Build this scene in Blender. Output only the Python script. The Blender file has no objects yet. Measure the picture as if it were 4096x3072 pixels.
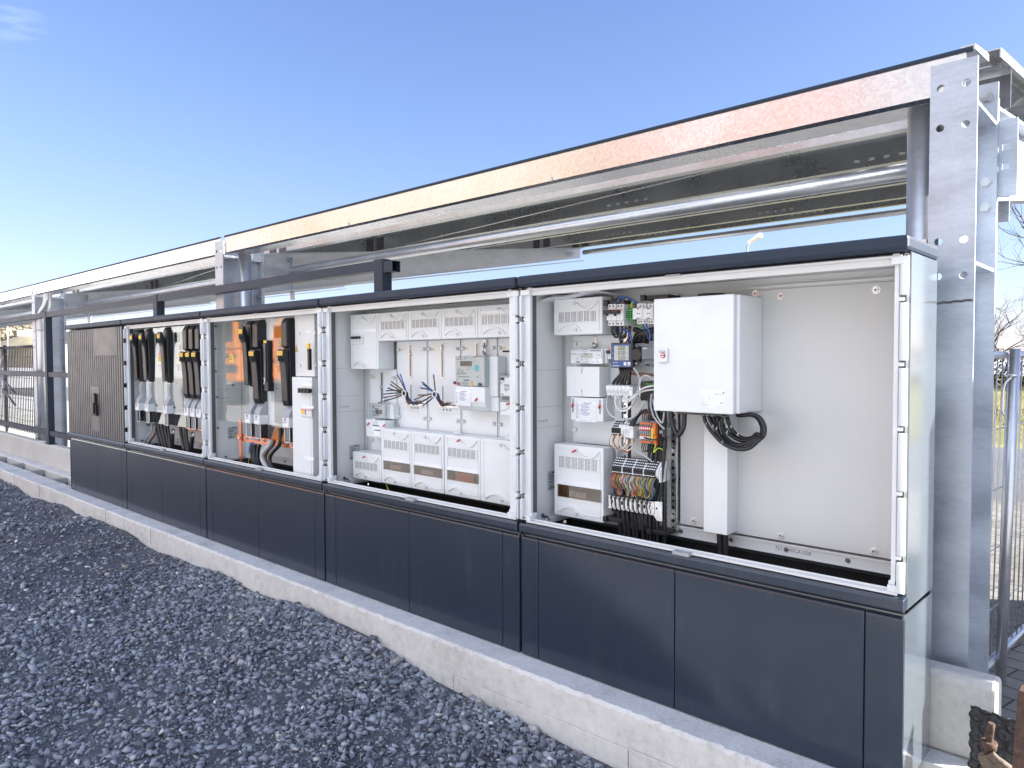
import bpy, bmesh, math, random
import numpy as np
from mathutils import Vector
random.seed(7); RNG = np.random.default_rng(11)
S = bpy.context.scene; C = S.collection
R = math.radians
# ------------------------------------------------------------------ camera
CAM = Vector((8.0892, -2.2910, 0.2790)); YAW, PITCH, ROLL, FPX = R(42.9653), R(-1.9496), R(-.2459), 2931.23
FW = Vector((-math.sin(YAW)*math.cos(PITCH), math.cos(YAW)*math.cos(PITCH), math.sin(PITCH)))
_r = Vector((math.cos(YAW), math.sin(YAW), 0)); _u = _r.cross(FW)
RT = _r*math.cos(ROLL)+_u*math.sin(ROLL); UP = _u*math.cos(ROLL)-_r*math.sin(ROLL)
cd = bpy.data.cameras.new('camera'); cam = bpy.data.objects.new('camera', cd); C.objects.link(cam)
cd.sensor_width = 36; cd.lens = 36*FPX/4096; cd.clip_start = .05; cd.clip_end = 2000
m = cam.matrix_world.copy()
for i, v in enumerate((RT, UP, -FW)):
    for k in range(3): m[k][i] = v[k]
for k in range(3): m[k][3] = CAM[k]
cam.matrix_world = m; S.camera = cam
# ------------------------------------------------------------------ sky, sun, exposure
SUN_EL, SUN_AZ = R(22.5), R(56)          # azimuth from +Y towards +X
W = bpy.data.worlds.new('World'); S.world = W; W.use_nodes = True
wn = W.node_tree; sky = wn.nodes.new('ShaderNodeTexSky'); sky.sky_type = 'NISHITA'
sky.sun_disc = False; sky.sun_elevation = SUN_EL; sky.sun_rotation = SUN_AZ; sky.altitude = 300
sky.air_density = 1.0; sky.dust_density = .6; sky.ozone_density = 1.6
def _vm(op, a, b):
    q = wn.nodes.new('ShaderNodeVectorMath'); q.operation = op
    for k, v in enumerate((a, b)):
        if isinstance(v, tuple): q.inputs[k].default_value = v
        else: wn.links.new(v, q.inputs[k])
    return q.outputs[0]
_c = _vm('MULTIPLY', sky.outputs[0], (.70, .755, 1.16))            # hazy blue of the photo, bright horizon held back
_c = _vm('DIVIDE', _c, _vm('ADD', _vm('MULTIPLY', _c, (.085, .105, .115)), (1.0, 1.0, 1.0)))
# unseen bright clouds added behind the camera for fill light; a faint wisp of cirrus high on the left
tc = wn.nodes.new('ShaderNodeTexCoord'); spx = wn.nodes.new('ShaderNodeSeparateXYZ'); wn.links.new(tc.outputs['Generated'], spx.inputs[0])
def _mr(src, a, b, c=0, d=1):
    q = wn.nodes.new('ShaderNodeMapRange'); q.interpolation_type = 'SMOOTHSTEP'
    for nm_, v_ in zip(('From Min', 'From Max', 'To Min', 'To Max'), (a, b, c, d)): q.inputs[nm_].default_value = v_
    wn.links.new(src, q.inputs['Value']); return q.outputs[0]
def _mul(a, b):
    q = wn.nodes.new('ShaderNodeMath'); q.operation = 'MULTIPLY'; wn.links.new(a, q.inputs[0]); wn.links.new(b, q.inputs[1]); return q.outputs[0]
nzc = wn.nodes.new('ShaderNodeTexNoise'); nzc.inputs['Scale'].default_value = 2.4; nzc.inputs['Detail'].default_value = 7; wn.links.new(tc.outputs['Generated'], nzc.inputs['Vector'])
mcl = _mul(_mul(_mr(spx.outputs[1], -.12, -.42), _mr(spx.outputs[2], .12, .3)), _mr(nzc.outputs['Fac'], .36, .52))
mxc = wn.nodes.new('ShaderNodeMix'); mxc.data_type = 'RGBA'; wn.links.new(mcl, mxc.inputs[0]); wn.links.new(_c, mxc.inputs[6]); mxc.inputs[7].default_value = (5.4, 5.9, 7.2, 1); _c = mxc.outputs[2]
mpw = wn.nodes.new('ShaderNodeMapping'); mpw.inputs['Scale'].default_value = (5, 5, 34); wn.links.new(tc.outputs['Generated'], mpw.inputs[0])
nzw = wn.nodes.new('ShaderNodeTexNoise'); nzw.inputs['Scale'].default_value = 3; nzw.inputs['Detail'].default_value = 6; wn.links.new(mpw.outputs[0], nzw.inputs['Vector'])
dw = (FW*FPX+RT*(60-2048)+UP*(1536-105)).normalized(); dt = wn.nodes.new('ShaderNodeVectorMath'); dt.operation = 'DISTANCE'; wn.links.new(tc.outputs['Generated'], dt.inputs[0]); dt.inputs[1].default_value = tuple(dw)
mr = wn.nodes.new('ShaderNodeMapRange'); mr.inputs['From Min'].default_value = .0; mr.inputs['From Max'].default_value = .034; mr.inputs['To Min'].default_value = 1; mr.inputs['To Max'].default_value = 0; wn.links.new(dt.outputs['Value'], mr.inputs['Value'])
mr2 = wn.nodes.new('ShaderNodeMapRange'); mr2.inputs['From Min'].default_value = .45; mr2.inputs['From Max'].default_value = .85; wn.links.new(nzw.outputs['Fac'], mr2.inputs['Value'])
mw = wn.nodes.new('ShaderNodeMath'); mw.operation = 'MULTIPLY'; wn.links.new(mr.outputs[0], mw.inputs[0]); wn.links.new(mr2.outputs[0], mw.inputs[1])
mxw = wn.nodes.new('ShaderNodeMix'); mxw.data_type = 'RGBA'; wn.links.new(mw.outputs[0], mxw.inputs[0]); wn.links.new(_c, mxw.inputs[6]); mxw.inputs[7].default_value = (2.0, 2.55, 3.9, 1); _c = mxw.outputs[2]
wn.links.new(_c, wn.nodes['Background'].inputs[0]); wn.nodes['Background'].inputs[1].default_value = .080
sd = bpy.data.lights.new('sun', 'SUN'); sd.energy = 5; sd.angle = R(.5); sd.color = (1, .97, .92)
sun = bpy.data.objects.new('sun', sd); C.objects.link(sun); sun.location = (0, 0, 30)
sdir = Vector((math.sin(SUN_AZ)*math.cos(SUN_EL), math.cos(SUN_AZ)*math.cos(SUN_EL), math.sin(SUN_EL)))
sun.rotation_euler = sdir.to_track_quat('Z', 'Y').to_euler()
S.view_settings.view_transform = 'Standard'; S.view_settings.look = 'None'
S.view_settings.exposure = 2.12; S.view_settings.gamma = 1
S.cycles.max_bounces = 8; S.cycles.transparent_max_bounces = 12
# ------------------------------------------------------------------ measuring: photo pixel (of a zoom frame) -> point on the plane y = Y
FR = dict(s=(0, 0, 1), a=(0, 800, 2.37), b=(0, 1250, 2.2122), c=(450, 1200, 2.2118), d=(1250, 1150, 1.9522), e=(2050, 1100, 2.3707),
          f=(2050, 1600, 2.3707), g=(2550, 1100, 1.2765), h=(2420, 1180, 5.185), i=(2420, 1640, 7.373), j=(2420, 1800, 5.927),
          k=(500, 1600, 6.703), l=(900, 1600, 5.028), m=(1790, 1400, 5.927), n=(2780, 1620, 6.9125), o=(2250, 1370, 11.06),
          p=(500, 1290, 5.027), q=(830, 1240, 4.148), r=(1420, 1600, 10.37), t=(800, 900, 2.4578), u=(3800, 2700, 4.459), v=(3500, 1000, 1.6594),
          w=(1990, 1480, 8.292), x=(1700, 700, 2.765), y=(2000, 1900, 1.3825), z=(3400, 2000, 1.5474))
def ray(fr, x, y):
    X, Y, s = FR[fr]; u = X+x/s; v = Y+y/s
    return FW*FPX+RT*(u-2048)+UP*(1536-v)
def at(fr, x, y, Y):
    d = ray(fr, x, y); return CAM+d*((Y-CAM.y)/d.y)
def atx(fr, x, y, X):
    d = ray(fr, x, y); return CAM+d*((X-CAM.x)/d.x)
# ------------------------------------------------------------------ materials
def nt(name):
    M = bpy.data.materials.new(name); M.use_nodes = True; n = M.node_tree
    return M, n, n.nodes['Principled BSDF']
def L(n, a, b): n.links.new(a, b)
def geo_pos(n): return n.nodes.new('ShaderNodeNewGeometry').outputs['Position']
def noise(n, vec, scale, detail=4, rough=.55):
    t = n.nodes.new('ShaderNodeTexNoise'); t.inputs['Scale'].default_value = scale; t.inputs['Detail'].default_value = detail
    t.inputs['Roughness'].default_value = rough; L(n, vec, t.inputs['Vector']); return t.outputs['Fac']
def ramp(n, fac, stops):
    r = n.nodes.new('ShaderNodeValToRGB'); e = r.color_ramp.elements
    while len(e) < len(stops): e.new(.5)
    for el, (p, c) in zip(e, stops): el.position = p; el.color = (*c, 1)
    L(n, fac, r.inputs['Fac']); return r.outputs['Color']
def rng(n, fac, a, b, lo=.3, hi=.7):
    r = n.nodes.new('ShaderNodeMapRange'); r.inputs['From Min'].default_value = lo; r.inputs['From Max'].default_value = hi
    r.inputs['To Min'].default_value = a; r.inputs['To Max'].default_value = b; L(n, fac, r.inputs['Value']); return r.outputs['Result']
def bump(n, b, fac, strength, dist=.01):
    k = n.nodes.new('ShaderNodeBump'); k.inputs['Strength'].default_value = strength; k.inputs['Distance'].default_value = dist
    L(n, fac, k.inputs['Height']); L(n, k.outputs['Normal'], b.inputs['Normal']); return k
def pbr(name, col, rough=.5, metal=0, var=.08, vs=6, bmp=0, bs=300, coat=0, rv=.06, spec=.5, stretch=None):
    M, n, b = nt(name); pos = geo_pos(n)
    if stretch:
        mp = n.nodes.new('ShaderNodeMapping'); mp.inputs['Scale'].default_value = stretch; L(n, pos, mp.inputs['Vector']); pos = mp.outputs[0]
    f = noise(n, pos, vs, 5)
    c0 = [max(0, c*(1-var)) for c in col]; c1 = [min(1, c*(1+var)) for c in col]
    L(n, ramp(n, f, [(.3, c0), (.7, c1)]), b.inputs['Base Color'])
    L(n, rng(n, noise(n, pos, vs*2.3, 3), max(.02, rough-rv), rough+rv), b.inputs['Roughness'])
    b.inputs['Metallic'].default_value = metal; b.inputs['Specular IOR Level'].default_value = spec
    if coat: b.inputs['Coat Weight'].default_value = coat; b.inputs['Coat Roughness'].default_value = .12
    if bmp: bump(n, b, noise(n, pos, bs, 3), bmp, .003)
    return M
def galv(name, lo, hi, rough=.38, sp=70, patch=3.0, rv=.12, metal=.9, cell=.25, stretch=None):
    M, n, b = nt(name); pos = geo_pos(n)
    if stretch:
        mp = n.nodes.new('ShaderNodeMapping'); mp.inputs['Scale'].default_value = stretch; L(n, pos, mp.inputs['Vector']); pos = mp.outputs[0]
    v = n.nodes.new('ShaderNodeTexVoronoi'); v.inputs['Scale'].default_value = sp; L(n, pos, v.inputs['Vector'])
    sep = n.nodes.new('ShaderNodeSeparateColor'); L(n, v.outputs['Color'], sep.inputs[0])
    mx = n.nodes.new('ShaderNodeMath'); mx.operation = 'MULTIPLY_ADD'; L(n, noise(n, pos, patch, 6, .6), mx.inputs[0]); mx.inputs[1].default_value = 1-cell
    m2 = n.nodes.new('ShaderNodeMath'); m2.operation = 'MULTIPLY'; L(n, sep.outputs[0], m2.inputs[0]); m2.inputs[1].default_value = cell
    L(n, m2.outputs[0], mx.inputs[2])
    L(n, ramp(n, mx.outputs[0], [(.3, lo), (.75, hi)]), b.inputs['Base Color'])
    L(n, rng(n, mx.outputs[0], rough-rv, rough+rv), b.inputs['Roughness']); b.inputs['Metallic'].default_value = metal
    bump(n, b, noise(n, pos, 25, 5), .05, .01)
    return M
def clear(name, tint, gloss=.1, rough=.03, opac=0):
    M, n, b = nt(name); n.nodes.remove(b); out = n.nodes['Material Output']
    t = n.nodes.new('ShaderNodeBsdfTransparent'); t.inputs[0].default_value = (*tint, 1)
    g = n.nodes.new('ShaderNodeBsdfGlossy'); g.inputs['Roughness'].default_value = rough
    lw = n.nodes.new('ShaderNodeFresnel'); lw.inputs['IOR'].default_value = 1.49
    ad = n.nodes.new('ShaderNodeMath'); ad.operation = 'ADD'; ad.use_clamp = True; L(n, lw.outputs[0], ad.inputs[0]); ad.inputs[1].default_value = gloss
    bf = n.nodes.new('ShaderNodeNewGeometry'); iv = n.nodes.new('ShaderNodeMath'); iv.operation = 'SUBTRACT'; iv.inputs[0].default_value = 1; L(n, bf.outputs['Backfacing'], iv.inputs[1])
    ml = n.nodes.new('ShaderNodeMath'); ml.operation = 'MULTIPLY'; L(n, ad.outputs[0], ml.inputs[0]); L(n, iv.outputs[0], ml.inputs[1])
    mx = n.nodes.new('ShaderNodeMixShader'); L(n, ml.outputs[0], mx.inputs[0]); L(n, t.outputs[0], mx.inputs[1]); L(n, g.outputs[0], mx.inputs[2])
    L(n, mx.outputs[0], out.inputs[0]); return M
K = {}
K['navy'] = pbr('anthracite_paint', (.014, .024, .041), .42, 0, .04, 1.2, .012, 900, .8, .015, .25, (1, 1, .3)); K['navy'].node_tree.nodes['Principled BSDF'].inputs['Coat Roughness'].default_value = .15
def dusty(M, amt):
    n = M.node_tree; b = n.nodes['Principled BSDF']; lk = b.inputs['Base Color'].links[0]; src = lk.from_socket
    pos = geo_pos(n); mp = n.nodes.new('ShaderNodeMapping'); mp.inputs['Scale'].default_value = (14, 14, 1.1); L(n, pos, mp.inputs[0])
    a = rng(n, noise(n, mp.outputs[0], 1, 6, .7), 0, 1, .5, .8); c = rng(n, noise(n, pos, 3.1, 5, .7), 0, 1, .45, .75); d = rng(n, noise(n, pos, 240, 2, .5), 0, .8, .66, .74)
    m1 = n.nodes.new('ShaderNodeMath'); m1.operation = 'MULTIPLY'; L(n, a, m1.inputs[0]); L(n, c, m1.inputs[1])
    m2 = n.nodes.new('ShaderNodeMath'); m2.operation = 'MULTIPLY_ADD'; L(n, d, m2.inputs[0]); L(n, c, m2.inputs[1]); L(n, m1.outputs[0], m2.inputs[2])
    m3 = n.nodes.new('ShaderNodeMath'); m3.operation = 'MULTIPLY'; m3.use_clamp = True; L(n, m2.outputs[0], m3.inputs[0]); m3.inputs[1].default_value = amt
    mx = n.nodes.new('ShaderNodeMix'); mx.data_type = 'RGBA'; L(n, m3.outputs[0], mx.inputs[0]); L(n, src, mx.inputs[6]); mx.inputs[7].default_value = (.16, .165, .17, 1); L(n, mx.outputs[2], b.inputs['Base Color'])
dusty(K['navy'], .35)
K['navysheen'] = pbr('anthracite_painted_sheen', (.095, .113, .128), .14, 0, .04, 1.2, .01, 900, 1, .02, .7)  # anthracite of the sides, glancing reflection lightened into the base colour
K['postgrey'] = pbr('grey_front_frame', (.085, .085, .083), .4)
K['navyrail'] = pbr('railing_paint', (.022, .033, .053), .48, 0, .06, 3, .02, 500, 0, .03, .25)
K['door'] = pbr('door_paint', (.092, .092, .094), .42, 0, .06, 4, .04, 900)
K['groove'] = pbr('dark_groove', (.010, .010, .011), .9, spec=.05)
K['liner'] = pbr('light_grey_plastic', (.66, .67, .66), .42, 0, .05, 3, .03, 400)
K['white'] = pbr('white_plastic', (.67, .685, .69), .38, 0, .03, 5, .02, 500)
K['offw'] = pbr('box_plastic', (.70, .72, .725), .42, 0, .03, 5, .02, 600)
K['plate'] = pbr('mounting_plate_paint', (.55, .555, .55), .4, 0, .03, 3, .03, 700)
K['encl'] = pbr('enclosure_textured_paint', (.70, .715, .725), .4, 0, .03, 9, .10, 1100)
K['grey'] = pbr('grey_plastic', (.33, .345, .36), .45, 0, .05)
K['midgrey'] = pbr('mid_grey_plastic', (.15, .165, .19), .45, 0, .05)
K['darkgrey'] = pbr('dark_grey_cover', (.075, .075, .08), .35, 0, .08)
K['black'] = pbr('black_plastic', (.012, .013, .015), .4, 0, .15)
K['cable'] = pbr('black_cable_sheath', (.014, .015, .017), .42, 0, .2, 30)
K['greycable'] = pbr('grey_cable_sheath', (.42, .44, .46), .45)
K['whitecable'] = pbr('white_cable_sheath', (.66, .67, .65), .45)
K['browncable'] = pbr('brown_wire', (.13, .055, .03), .45)
K['bluecable'] = pbr('blue_wire', (.02, .12, .42), .4)
K['redwire'] = pbr('red_wire', (.5, .025, .03), .4)
K['yelwire'] = pbr('yellow_wire', (.62, .42, .04), .4)
K['grnwire'] = pbr('green_wire', (.12, .19, .08), .4)
K['greywire'] = pbr('grey_wire', (.2, .2, .22), .4)
K['yg'] = pbr('yellow_green_wire', (.5, .6, .05), .4)
K['copper'] = pbr('copper', (.72, .27, .15), .32, .85, .15, 20)
K['steel'] = pbr('zinc_steel', (.62, .63, .64), .3, .95, .12, 30, .05, 120)
K['steeld'] = pbr('dark_steel', (.1, .1, .11), .5, .5, .2, 20)
K['yellow'] = pbr('yellow_label', (.80, .48, .03), .45)
K['orange'] = pbr('orange_plastic', (.82, .16, .02), .42)
K['red'] = pbr('red_plastic', (.62, .03, .03), .4)
K['green'] = pbr('green_plastic', (.07, .42, .10), .42)
K['wgreen'] = pbr('green_print', (.10, .55, .06), .5)
K['blue'] = pbr('blue_front_foil', (.025, .085, .24), .4)
K['cyan'] = pbr('cyan_seal', (.12, .58, .68), .4)
K['lcd'] = pbr('lcd_grey', (.44, .46, .42), .25)
K['lcdd'] = pbr('lcd_dark', (.12, .115, .11), .2)
K['ink'] = pbr('black_ink', (.02, .02, .024), .6)
K['inkg'] = pbr('grey_ink', (.16, .17, .2), .6)
K['inkw'] = pbr('white_ink', (.8, .8, .8), .6)
K['inkb'] = pbr('blue_ink', (.08, .12, .36), .6)
K['paper'] = pbr('paper', (.80, .81, .83), .7)
K['sticker'] = pbr('silver_sticker', (.40, .43, .46), .4)
K['void'] = pbr('dark_void', (.006, .006, .008), .8)
K['brownw'] = pbr('window_void', (.16, .12, .085), .6, 0, .35, 30, 0, 1, 0, .06, .5, (1, 1, 6))
K['clear'] = clear('clear_acrylic', (.88, .90, .90), .0)
K['mirrorc'] = clear('glossy_acrylic', (.93, .94, .93), .05, .03)
K['smoke'] = clear('smoked_acrylic', (.42, .42, .44), .05, .06)
K['clearw'] = clear('clear_window', (.72, .66, .6), .05, .02)
K['galv'] = galv('galvanised_column', (.31, .345, .40), (.55, .59, .655), .42, 90, 4.2, .12, .65, .08, (.6, .6, 1.5))
K['galvf'] = galv('galvanised_gutter', (.60, .60, .605), (.80, .79, .79), .24, 120, 1.6, .07, 1, .22)
K['galvd'] = galv('galvanised_purlin', (.36, .38, .40), (.58, .605, .63), .30, 60, 2, .08, .8, .1)
K['galvt'] = galv('galvanised_tube', (.54, .56, .59), (.70, .72, .75), .36, 60, 5, .06, .8, .1)
K['rust'] = pbr('rusty_steel', (.085, .05, .036), .8, .2, .5, 40, .4, 160)
K['cloth'] = pbr('brown_cloth', (.13, .10, .07), .9, 0, .35, 60, .3, 200)
K['membrane'] = pbr('black_membrane', (.014, .015, .019), .42, 0, .2, 12)
K['bark'] = pbr('bark', (.06, .048, .04), .9, 0, .3, 20)
K['scrub'] = pbr('dry_scrub', (.27, .23, .16), .9, 0, .6, 3)
K['hedge'] = pbr('dark_hedge', (.035, .036, .024), .9, 0, .5, 5)
K['leaf'] = pbr('grass_blades', (.16, .15, .06), .8, 0, .5, 4)
K['cream'] = pbr('cream_render', (.72, .64, .50), .8, 0, .08, .3, .05, 30)
K['halla'] = pbr('hall_grey', (.27, .285, .30), .8, 0, .35, .25); K['hallb'] = pbr('hall_red', (.34, .20, .165), .8, 0, .4, .4); K['hallc'] = pbr('hall_tan', (.34, .265, .19), .8, 0, .35, .12); K['halld'] = pbr('hall_orange', (.40, .18, .08), .8, 0, .15, .4)
K['bwhite'] = pbr('white_render', (.80, .80, .78), .7, 0, .05, 1)
K['glass'] = pbr('window_glass', (.02, .025, .03), .05, 0, .1, 2)
K['machine'] = pbr('orange_machine_paint', (.85, .26, .02), .35, 0, .08, 3)
K['tyre'] = pbr('rubber', (.02, .02, .02), .8)
K['pv'] = pbr('pv_back_sheet', (.16, .165, .175), .45)
K['roofsheet'] = galv('roof_sheet', (.40, .41, .43), (.62, .63, .64), .35, 30, 2)
# ------------------------------------------------------------------ mesh builder
class MB:
    def __init__(s): s.v = []; s.f = []; s.m = []; s.s = []
    def add(s, vs, fs, mi=0, sm=False):
        o = len(s.v); s.v += [tuple(v) for v in vs]
        for f in fs: s.f.append([i+o for i in f]); s.m.append(mi); s.s.append(sm)
        return s
    def box(s, x0, x1, y0, y1, z0, z1, mi=0):
        if x0 > x1: x0, x1 = x1, x0
        if y0 > y1: y0, y1 = y1, y0
        if z0 > z1: z0, z1 = z1, z0
        return s.add([(x0,y0,z0),(x1,y0,z0),(x1,y1,z0),(x0,y1,z0),(x0,y0,z1),(x1,y0,z1),(x1,y1,z1),(x0,y1,z1)],
              [(0,3,2,1),(4,5,6,7),(0,1,5,4),(1,2,6,5),(2,3,7,6),(3,0,4,7)], mi)
    def prism(s, poly, ax, a, b, mi=0, sm=False):
        n = len(poly)
        def P(p, t): return {'x': (t, p[0], p[1]), 'y': (p[0], t, p[1]), 'z': (p[0], p[1], t)}[ax]
        s.add([P(p, a) for p in poly]+[P(p, b) for p in poly], [], mi)
        o = len(s.v)-2*n
        for i in range(n):
            j = (i+1) % n; s.f.append([o+i, o+j, o+n+j, o+n+i]); s.m.append(mi); s.s.append(sm)
        s.f.append([o+i for i in range(n)][::-1]); s.f.append([o+n+i for i in range(n)]); s.m += [mi, mi]; s.s += [False, False]
        return s
    def tube(s, pts, r, seg=8, mi=0, rs=None, caps=True):
        pts = [Vector(p) for p in pts]; n = len(pts)
        T = [((pts[min(i+1, n-1)]-pts[max(i-1, 0)])).normalized() for i in range(n)]
        a = Vector((0, 0, 1)) if abs(T[0].z) < .9 else Vector((1, 0, 0))
        N = T[0].cross(a).normalized(); o = len(s.v)
        for i in range(n):
            N = (N-T[i]*N.dot(T[i])).normalized(); B = T[i].cross(N); rr = rs[i] if rs else r
            for k in range(seg):
                w = 2*math.pi*k/seg; s.v.append(tuple(pts[i]+(N*math.cos(w)+B*math.sin(w))*rr))
        for i in range(n-1):
            for k in range(seg):
                k2 = (k+1) % seg; s.f.append([o+i*seg+k, o+i*seg+k2, o+(i+1)*seg+k2, o+(i+1)*seg+k]); s.m.append(mi); s.s.append(True)
        if caps:
            s.f.append([o+k for k in range(seg)][::-1]); s.f.append([o+(n-1)*seg+k for k in range(seg)]); s.m += [mi, mi]; s.s += [False, False]
        return s
    def cyl(s, p0, p1, r, seg=14, mi=0, r1=None): return s.tube([p0, p1], r, seg, mi, [r, r if r1 is None else r1])
    def rod(s, p0, p1, w, mi=0): return s.tube([p0, p1], w*.7071, 4, mi)
    def build(s, name, mats, parent=None, bevel=0, shade=None):
        if not isinstance(mats, (list, tuple)): mats = [mats]
        vs = np.array(s.v, float); o = worldo(parent) if parent else None
        if o is None: o = np.array([(vs[:,0].min()+vs[:,0].max())/2, (vs[:,1].min()+vs[:,1].max())/2, vs[:,2].min()])
        me = bpy.data.meshes.new(name); me.from_pydata([tuple(v) for v in vs-o], [], s.f)
        for x in mats: me.materials.append(K[x] if isinstance(x, str) else x)
        me.polygons.foreach_set('material_index', s.m); me.polygons.foreach_set('use_smooth', s.s)
        bm = bmesh.new(); bm.from_mesh(me); bmesh.ops.recalc_face_normals(bm, faces=bm.faces); bm.to_mesh(me); bm.free(); me.update()
        ob = bpy.data.objects.new(name, me); C.objects.link(ob)
        if parent: ob.parent = parent
        else: ob.location = o
        if bevel:
            b = ob.modifiers.new('bevel', 'BEVEL'); b.width = bevel; b.segments = 2; b.limit_method = 'ANGLE'; b.angle_limit = R(40); b.harden_normals = False
        return ob
def worldo(o):
    v = np.array(o.location, float)
    return v if o.parent is None else v+worldo(o.parent)
def spline(pts, n=8):
    P = [Vector(p) for p in pts]; P = [P[0]*2-P[1]]+P+[P[-1]*2-P[-2]]; out = []
    for i in range(1, len(P)-2):
        a, b, c, d = P[i-1:i+3]
        for k in range(n):
            t = k/n; out.append(.5*((2*b)+(c-a)*t+(2*a-5*b+4*c-d)*t*t+(3*b-a-3*c+d)*t**3))
    out.append(P[-2]); return out
def tag(o, label, cat, group=None, kind=None):
    if label: o['label'] = label
    if cat: o['category'] = cat
    if group: o['group'] = group
    if kind: o['kind'] = kind
    return o
def thing(name, label, cat, loc, group=None):
    o = bpy.data.objects.new(name, None); o.empty_display_size = .1; C.objects.link(o); o.location = loc
    return tag(o, label, cat, group)
def structure(o): o['kind'] = 'structure'; return o
def dup(root, delta, label=None):
    r = root.copy(); C.objects.link(r); r.location = root.location+Vector(delta)
    if label: r['label'] = label
    for ch in list(root.children):
        c = ch.copy(); C.objects.link(c); c.parent = r
        for g in list(ch.children):
            d = g.copy(); C.objects.link(d); d.parent = c
    return r
_TX = {}
def textmesh(s):
    if s not in _TX:
        cu = bpy.data.curves.new('t', 'FONT'); cu.body = s; cu.size = 1; cu.resolution_u = 2
        o = bpy.data.objects.new('t', cu); C.objects.link(o); dg = bpy.context.evaluated_depsgraph_get()
        me = bpy.data.meshes.new_from_object(o.evaluated_get(dg))
        v = [tuple(p.co) for p in me.vertices]; f = [list(p.vertices) for p in me.polygons]
        bpy.data.objects.remove(o); bpy.data.curves.remove(cu); bpy.data.meshes.remove(me)
        _TX[s] = (v, f)
    return _TX[s]
def put(mb, s, x, y, z, h, mi=0, face='-y', wid=None, rot=0, shear=0):
    """lettering of cap height h, lower left corner at x,y,z on a vertical face; wid squeezes it to that width"""
    v, f = textmesh(s)
    if not v: return mb
    x0 = min(p[0] for p in v); x1 = max(p[0] for p in v); k = h/.72; kx = k if not wid else wid/(x1-x0)
    out = []
    for p in v:
        a, b = (p[0]-x0)*kx+shear*p[1]*k, p[1]*k
        if rot: a, b = a*math.cos(rot)-b*math.sin(rot), a*math.sin(rot)+b*math.cos(rot)
        out.append((x+a, y, z+b) if face == '-y' else (x, y+a, z+b))
    return mb.add(out, f, mi)
# ================================================================== ground and setting
def sst(a, b, x):
    t = np.clip((x-a)/(b-a), 0, 1); return t*t*(3-2*t)
def gz(x, y):
    x = np.asarray(x, float); y = np.asarray(y, float)
    z = -1.112-.088*sst(4.0, 6.9, x)-.05*sst(6.5, 8.5, x)-.10*sst(-.5, -2.6, y)
    return z+.018*np.sin(x*1.7+y*2.3)+.014*np.sin(x*3.9-y*3.1+1)+.01*np.sin(x*7.7+y*6.1)
def grid(name, xs, ys, zf, mt):
    X, Y = np.meshgrid(xs, ys); Z = zf(X, Y); nx, ny = len(xs), len(ys)
    v = np.stack([X, Y, Z], -1).reshape(-1, 3)
    f = [(j*nx+i, j*nx+i+1, (j+1)*nx+i+1, (j+1)*nx+i) for j in range(ny-1) for i in range(nx-1)]
    me = bpy.data.meshes.new(name); me.from_pydata(v.tolist(), [], f); me.materials.append(mt)
    me.polygons.foreach_set('use_smooth', [True]*len(f)); me.update()
    o = bpy.data.objects.new(name, me); C.objects.link(o); return o
def gmat(name, stops, s1, s2, rough=.95, bs=60, bst=.4, bd=.02):
    M, n, b = nt(name); pos = geo_pos(n); f1 = noise(n, pos, s1, 6, .6); f2 = noise(n, pos, s2, 4, .7)
    mx = n.nodes.new('ShaderNodeMath'); mx.operation = 'MULTIPLY_ADD'; L(n, f2, mx.inputs[0]); mx.inputs[1].default_value = .5
    m2 = n.nodes.new('ShaderNodeMath'); m2.operation = 'MULTIPLY'; L(n, f1, m2.inputs[0]); m2.inputs[1].default_value = .5; L(n, m2.outputs[0], mx.inputs[2])
    L(n, ramp(n, mx.outputs[0], stops), b.inputs['Base Color']); b.inputs['Roughness'].default_value = rough
    b.inputs['Specular IOR Level'].default_value = .25; bump(n, b, noise(n, pos, bs, 4, .7), bst, bd); return M
K['earth'] = gmat('dry_earth', [(.35, (.50, .49, .47)), (.5, (.62, .61, .585)), (.64, (.42, .40, .32))], .12, 1.5)
K['gravelbed'] = gmat('gravel_bed', [(.35, (.08, .085, .097)), (.65, (.23, .243, .268))], 8, 90, .95, 140, 1, .02)
K['asphalt'] = gmat('asphalt', [(.3, (.10, .10, .105)), (.7, (.19, .19, .19))], .6, 60, .9, 220, .5, .01)
K['drygrass'] = gmat('dry_grass', [(.34, (.10, .11, .035)), (.5, (.26, .23, .08)), (.64, (.42, .36, .17))], .5, 14, .95, 40, .8, .05)
K['hill'] = gmat('hillside', [(.38, (.16, .15, .09)), (.55, (.32, .27, .18)), (.66, (.44, .37, .26))], .03, .4, .95, 2, .5, .5)
K['conc'] = gmat('concrete_cast', [(.32, (.46, .44, .40)), (.5, (.63, .61, .57)), (.66, (.72, .70, .66))], 2.2, 28, .85, 150, .25, .006)
K['conct'] = gmat('concrete_rough_top', [(.34, (.42, .42, .42)), (.5, (.62, .62, .62)), (.66, (.74, .74, .74))], 5, 90, .9, 210, .55, .008)
K['concb'] = gmat('concrete_block', [(.3, (.40, .39, .36)), (.5, (.52, .51, .475)), (.7, (.60, .59, .55))], 1.5, 40, .85, 260, .15, .004)
structure(grid('ground', np.r_[-420:420:43j], np.r_[-300:420:37j], lambda X, Y: np.full_like(X, -1.32), K['earth']))
structure(grid('gravel_bed', np.linspace(-14, 10.5, 120), np.linspace(-3.4, -.10, 30), gz, K['gravelbed']))
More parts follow.
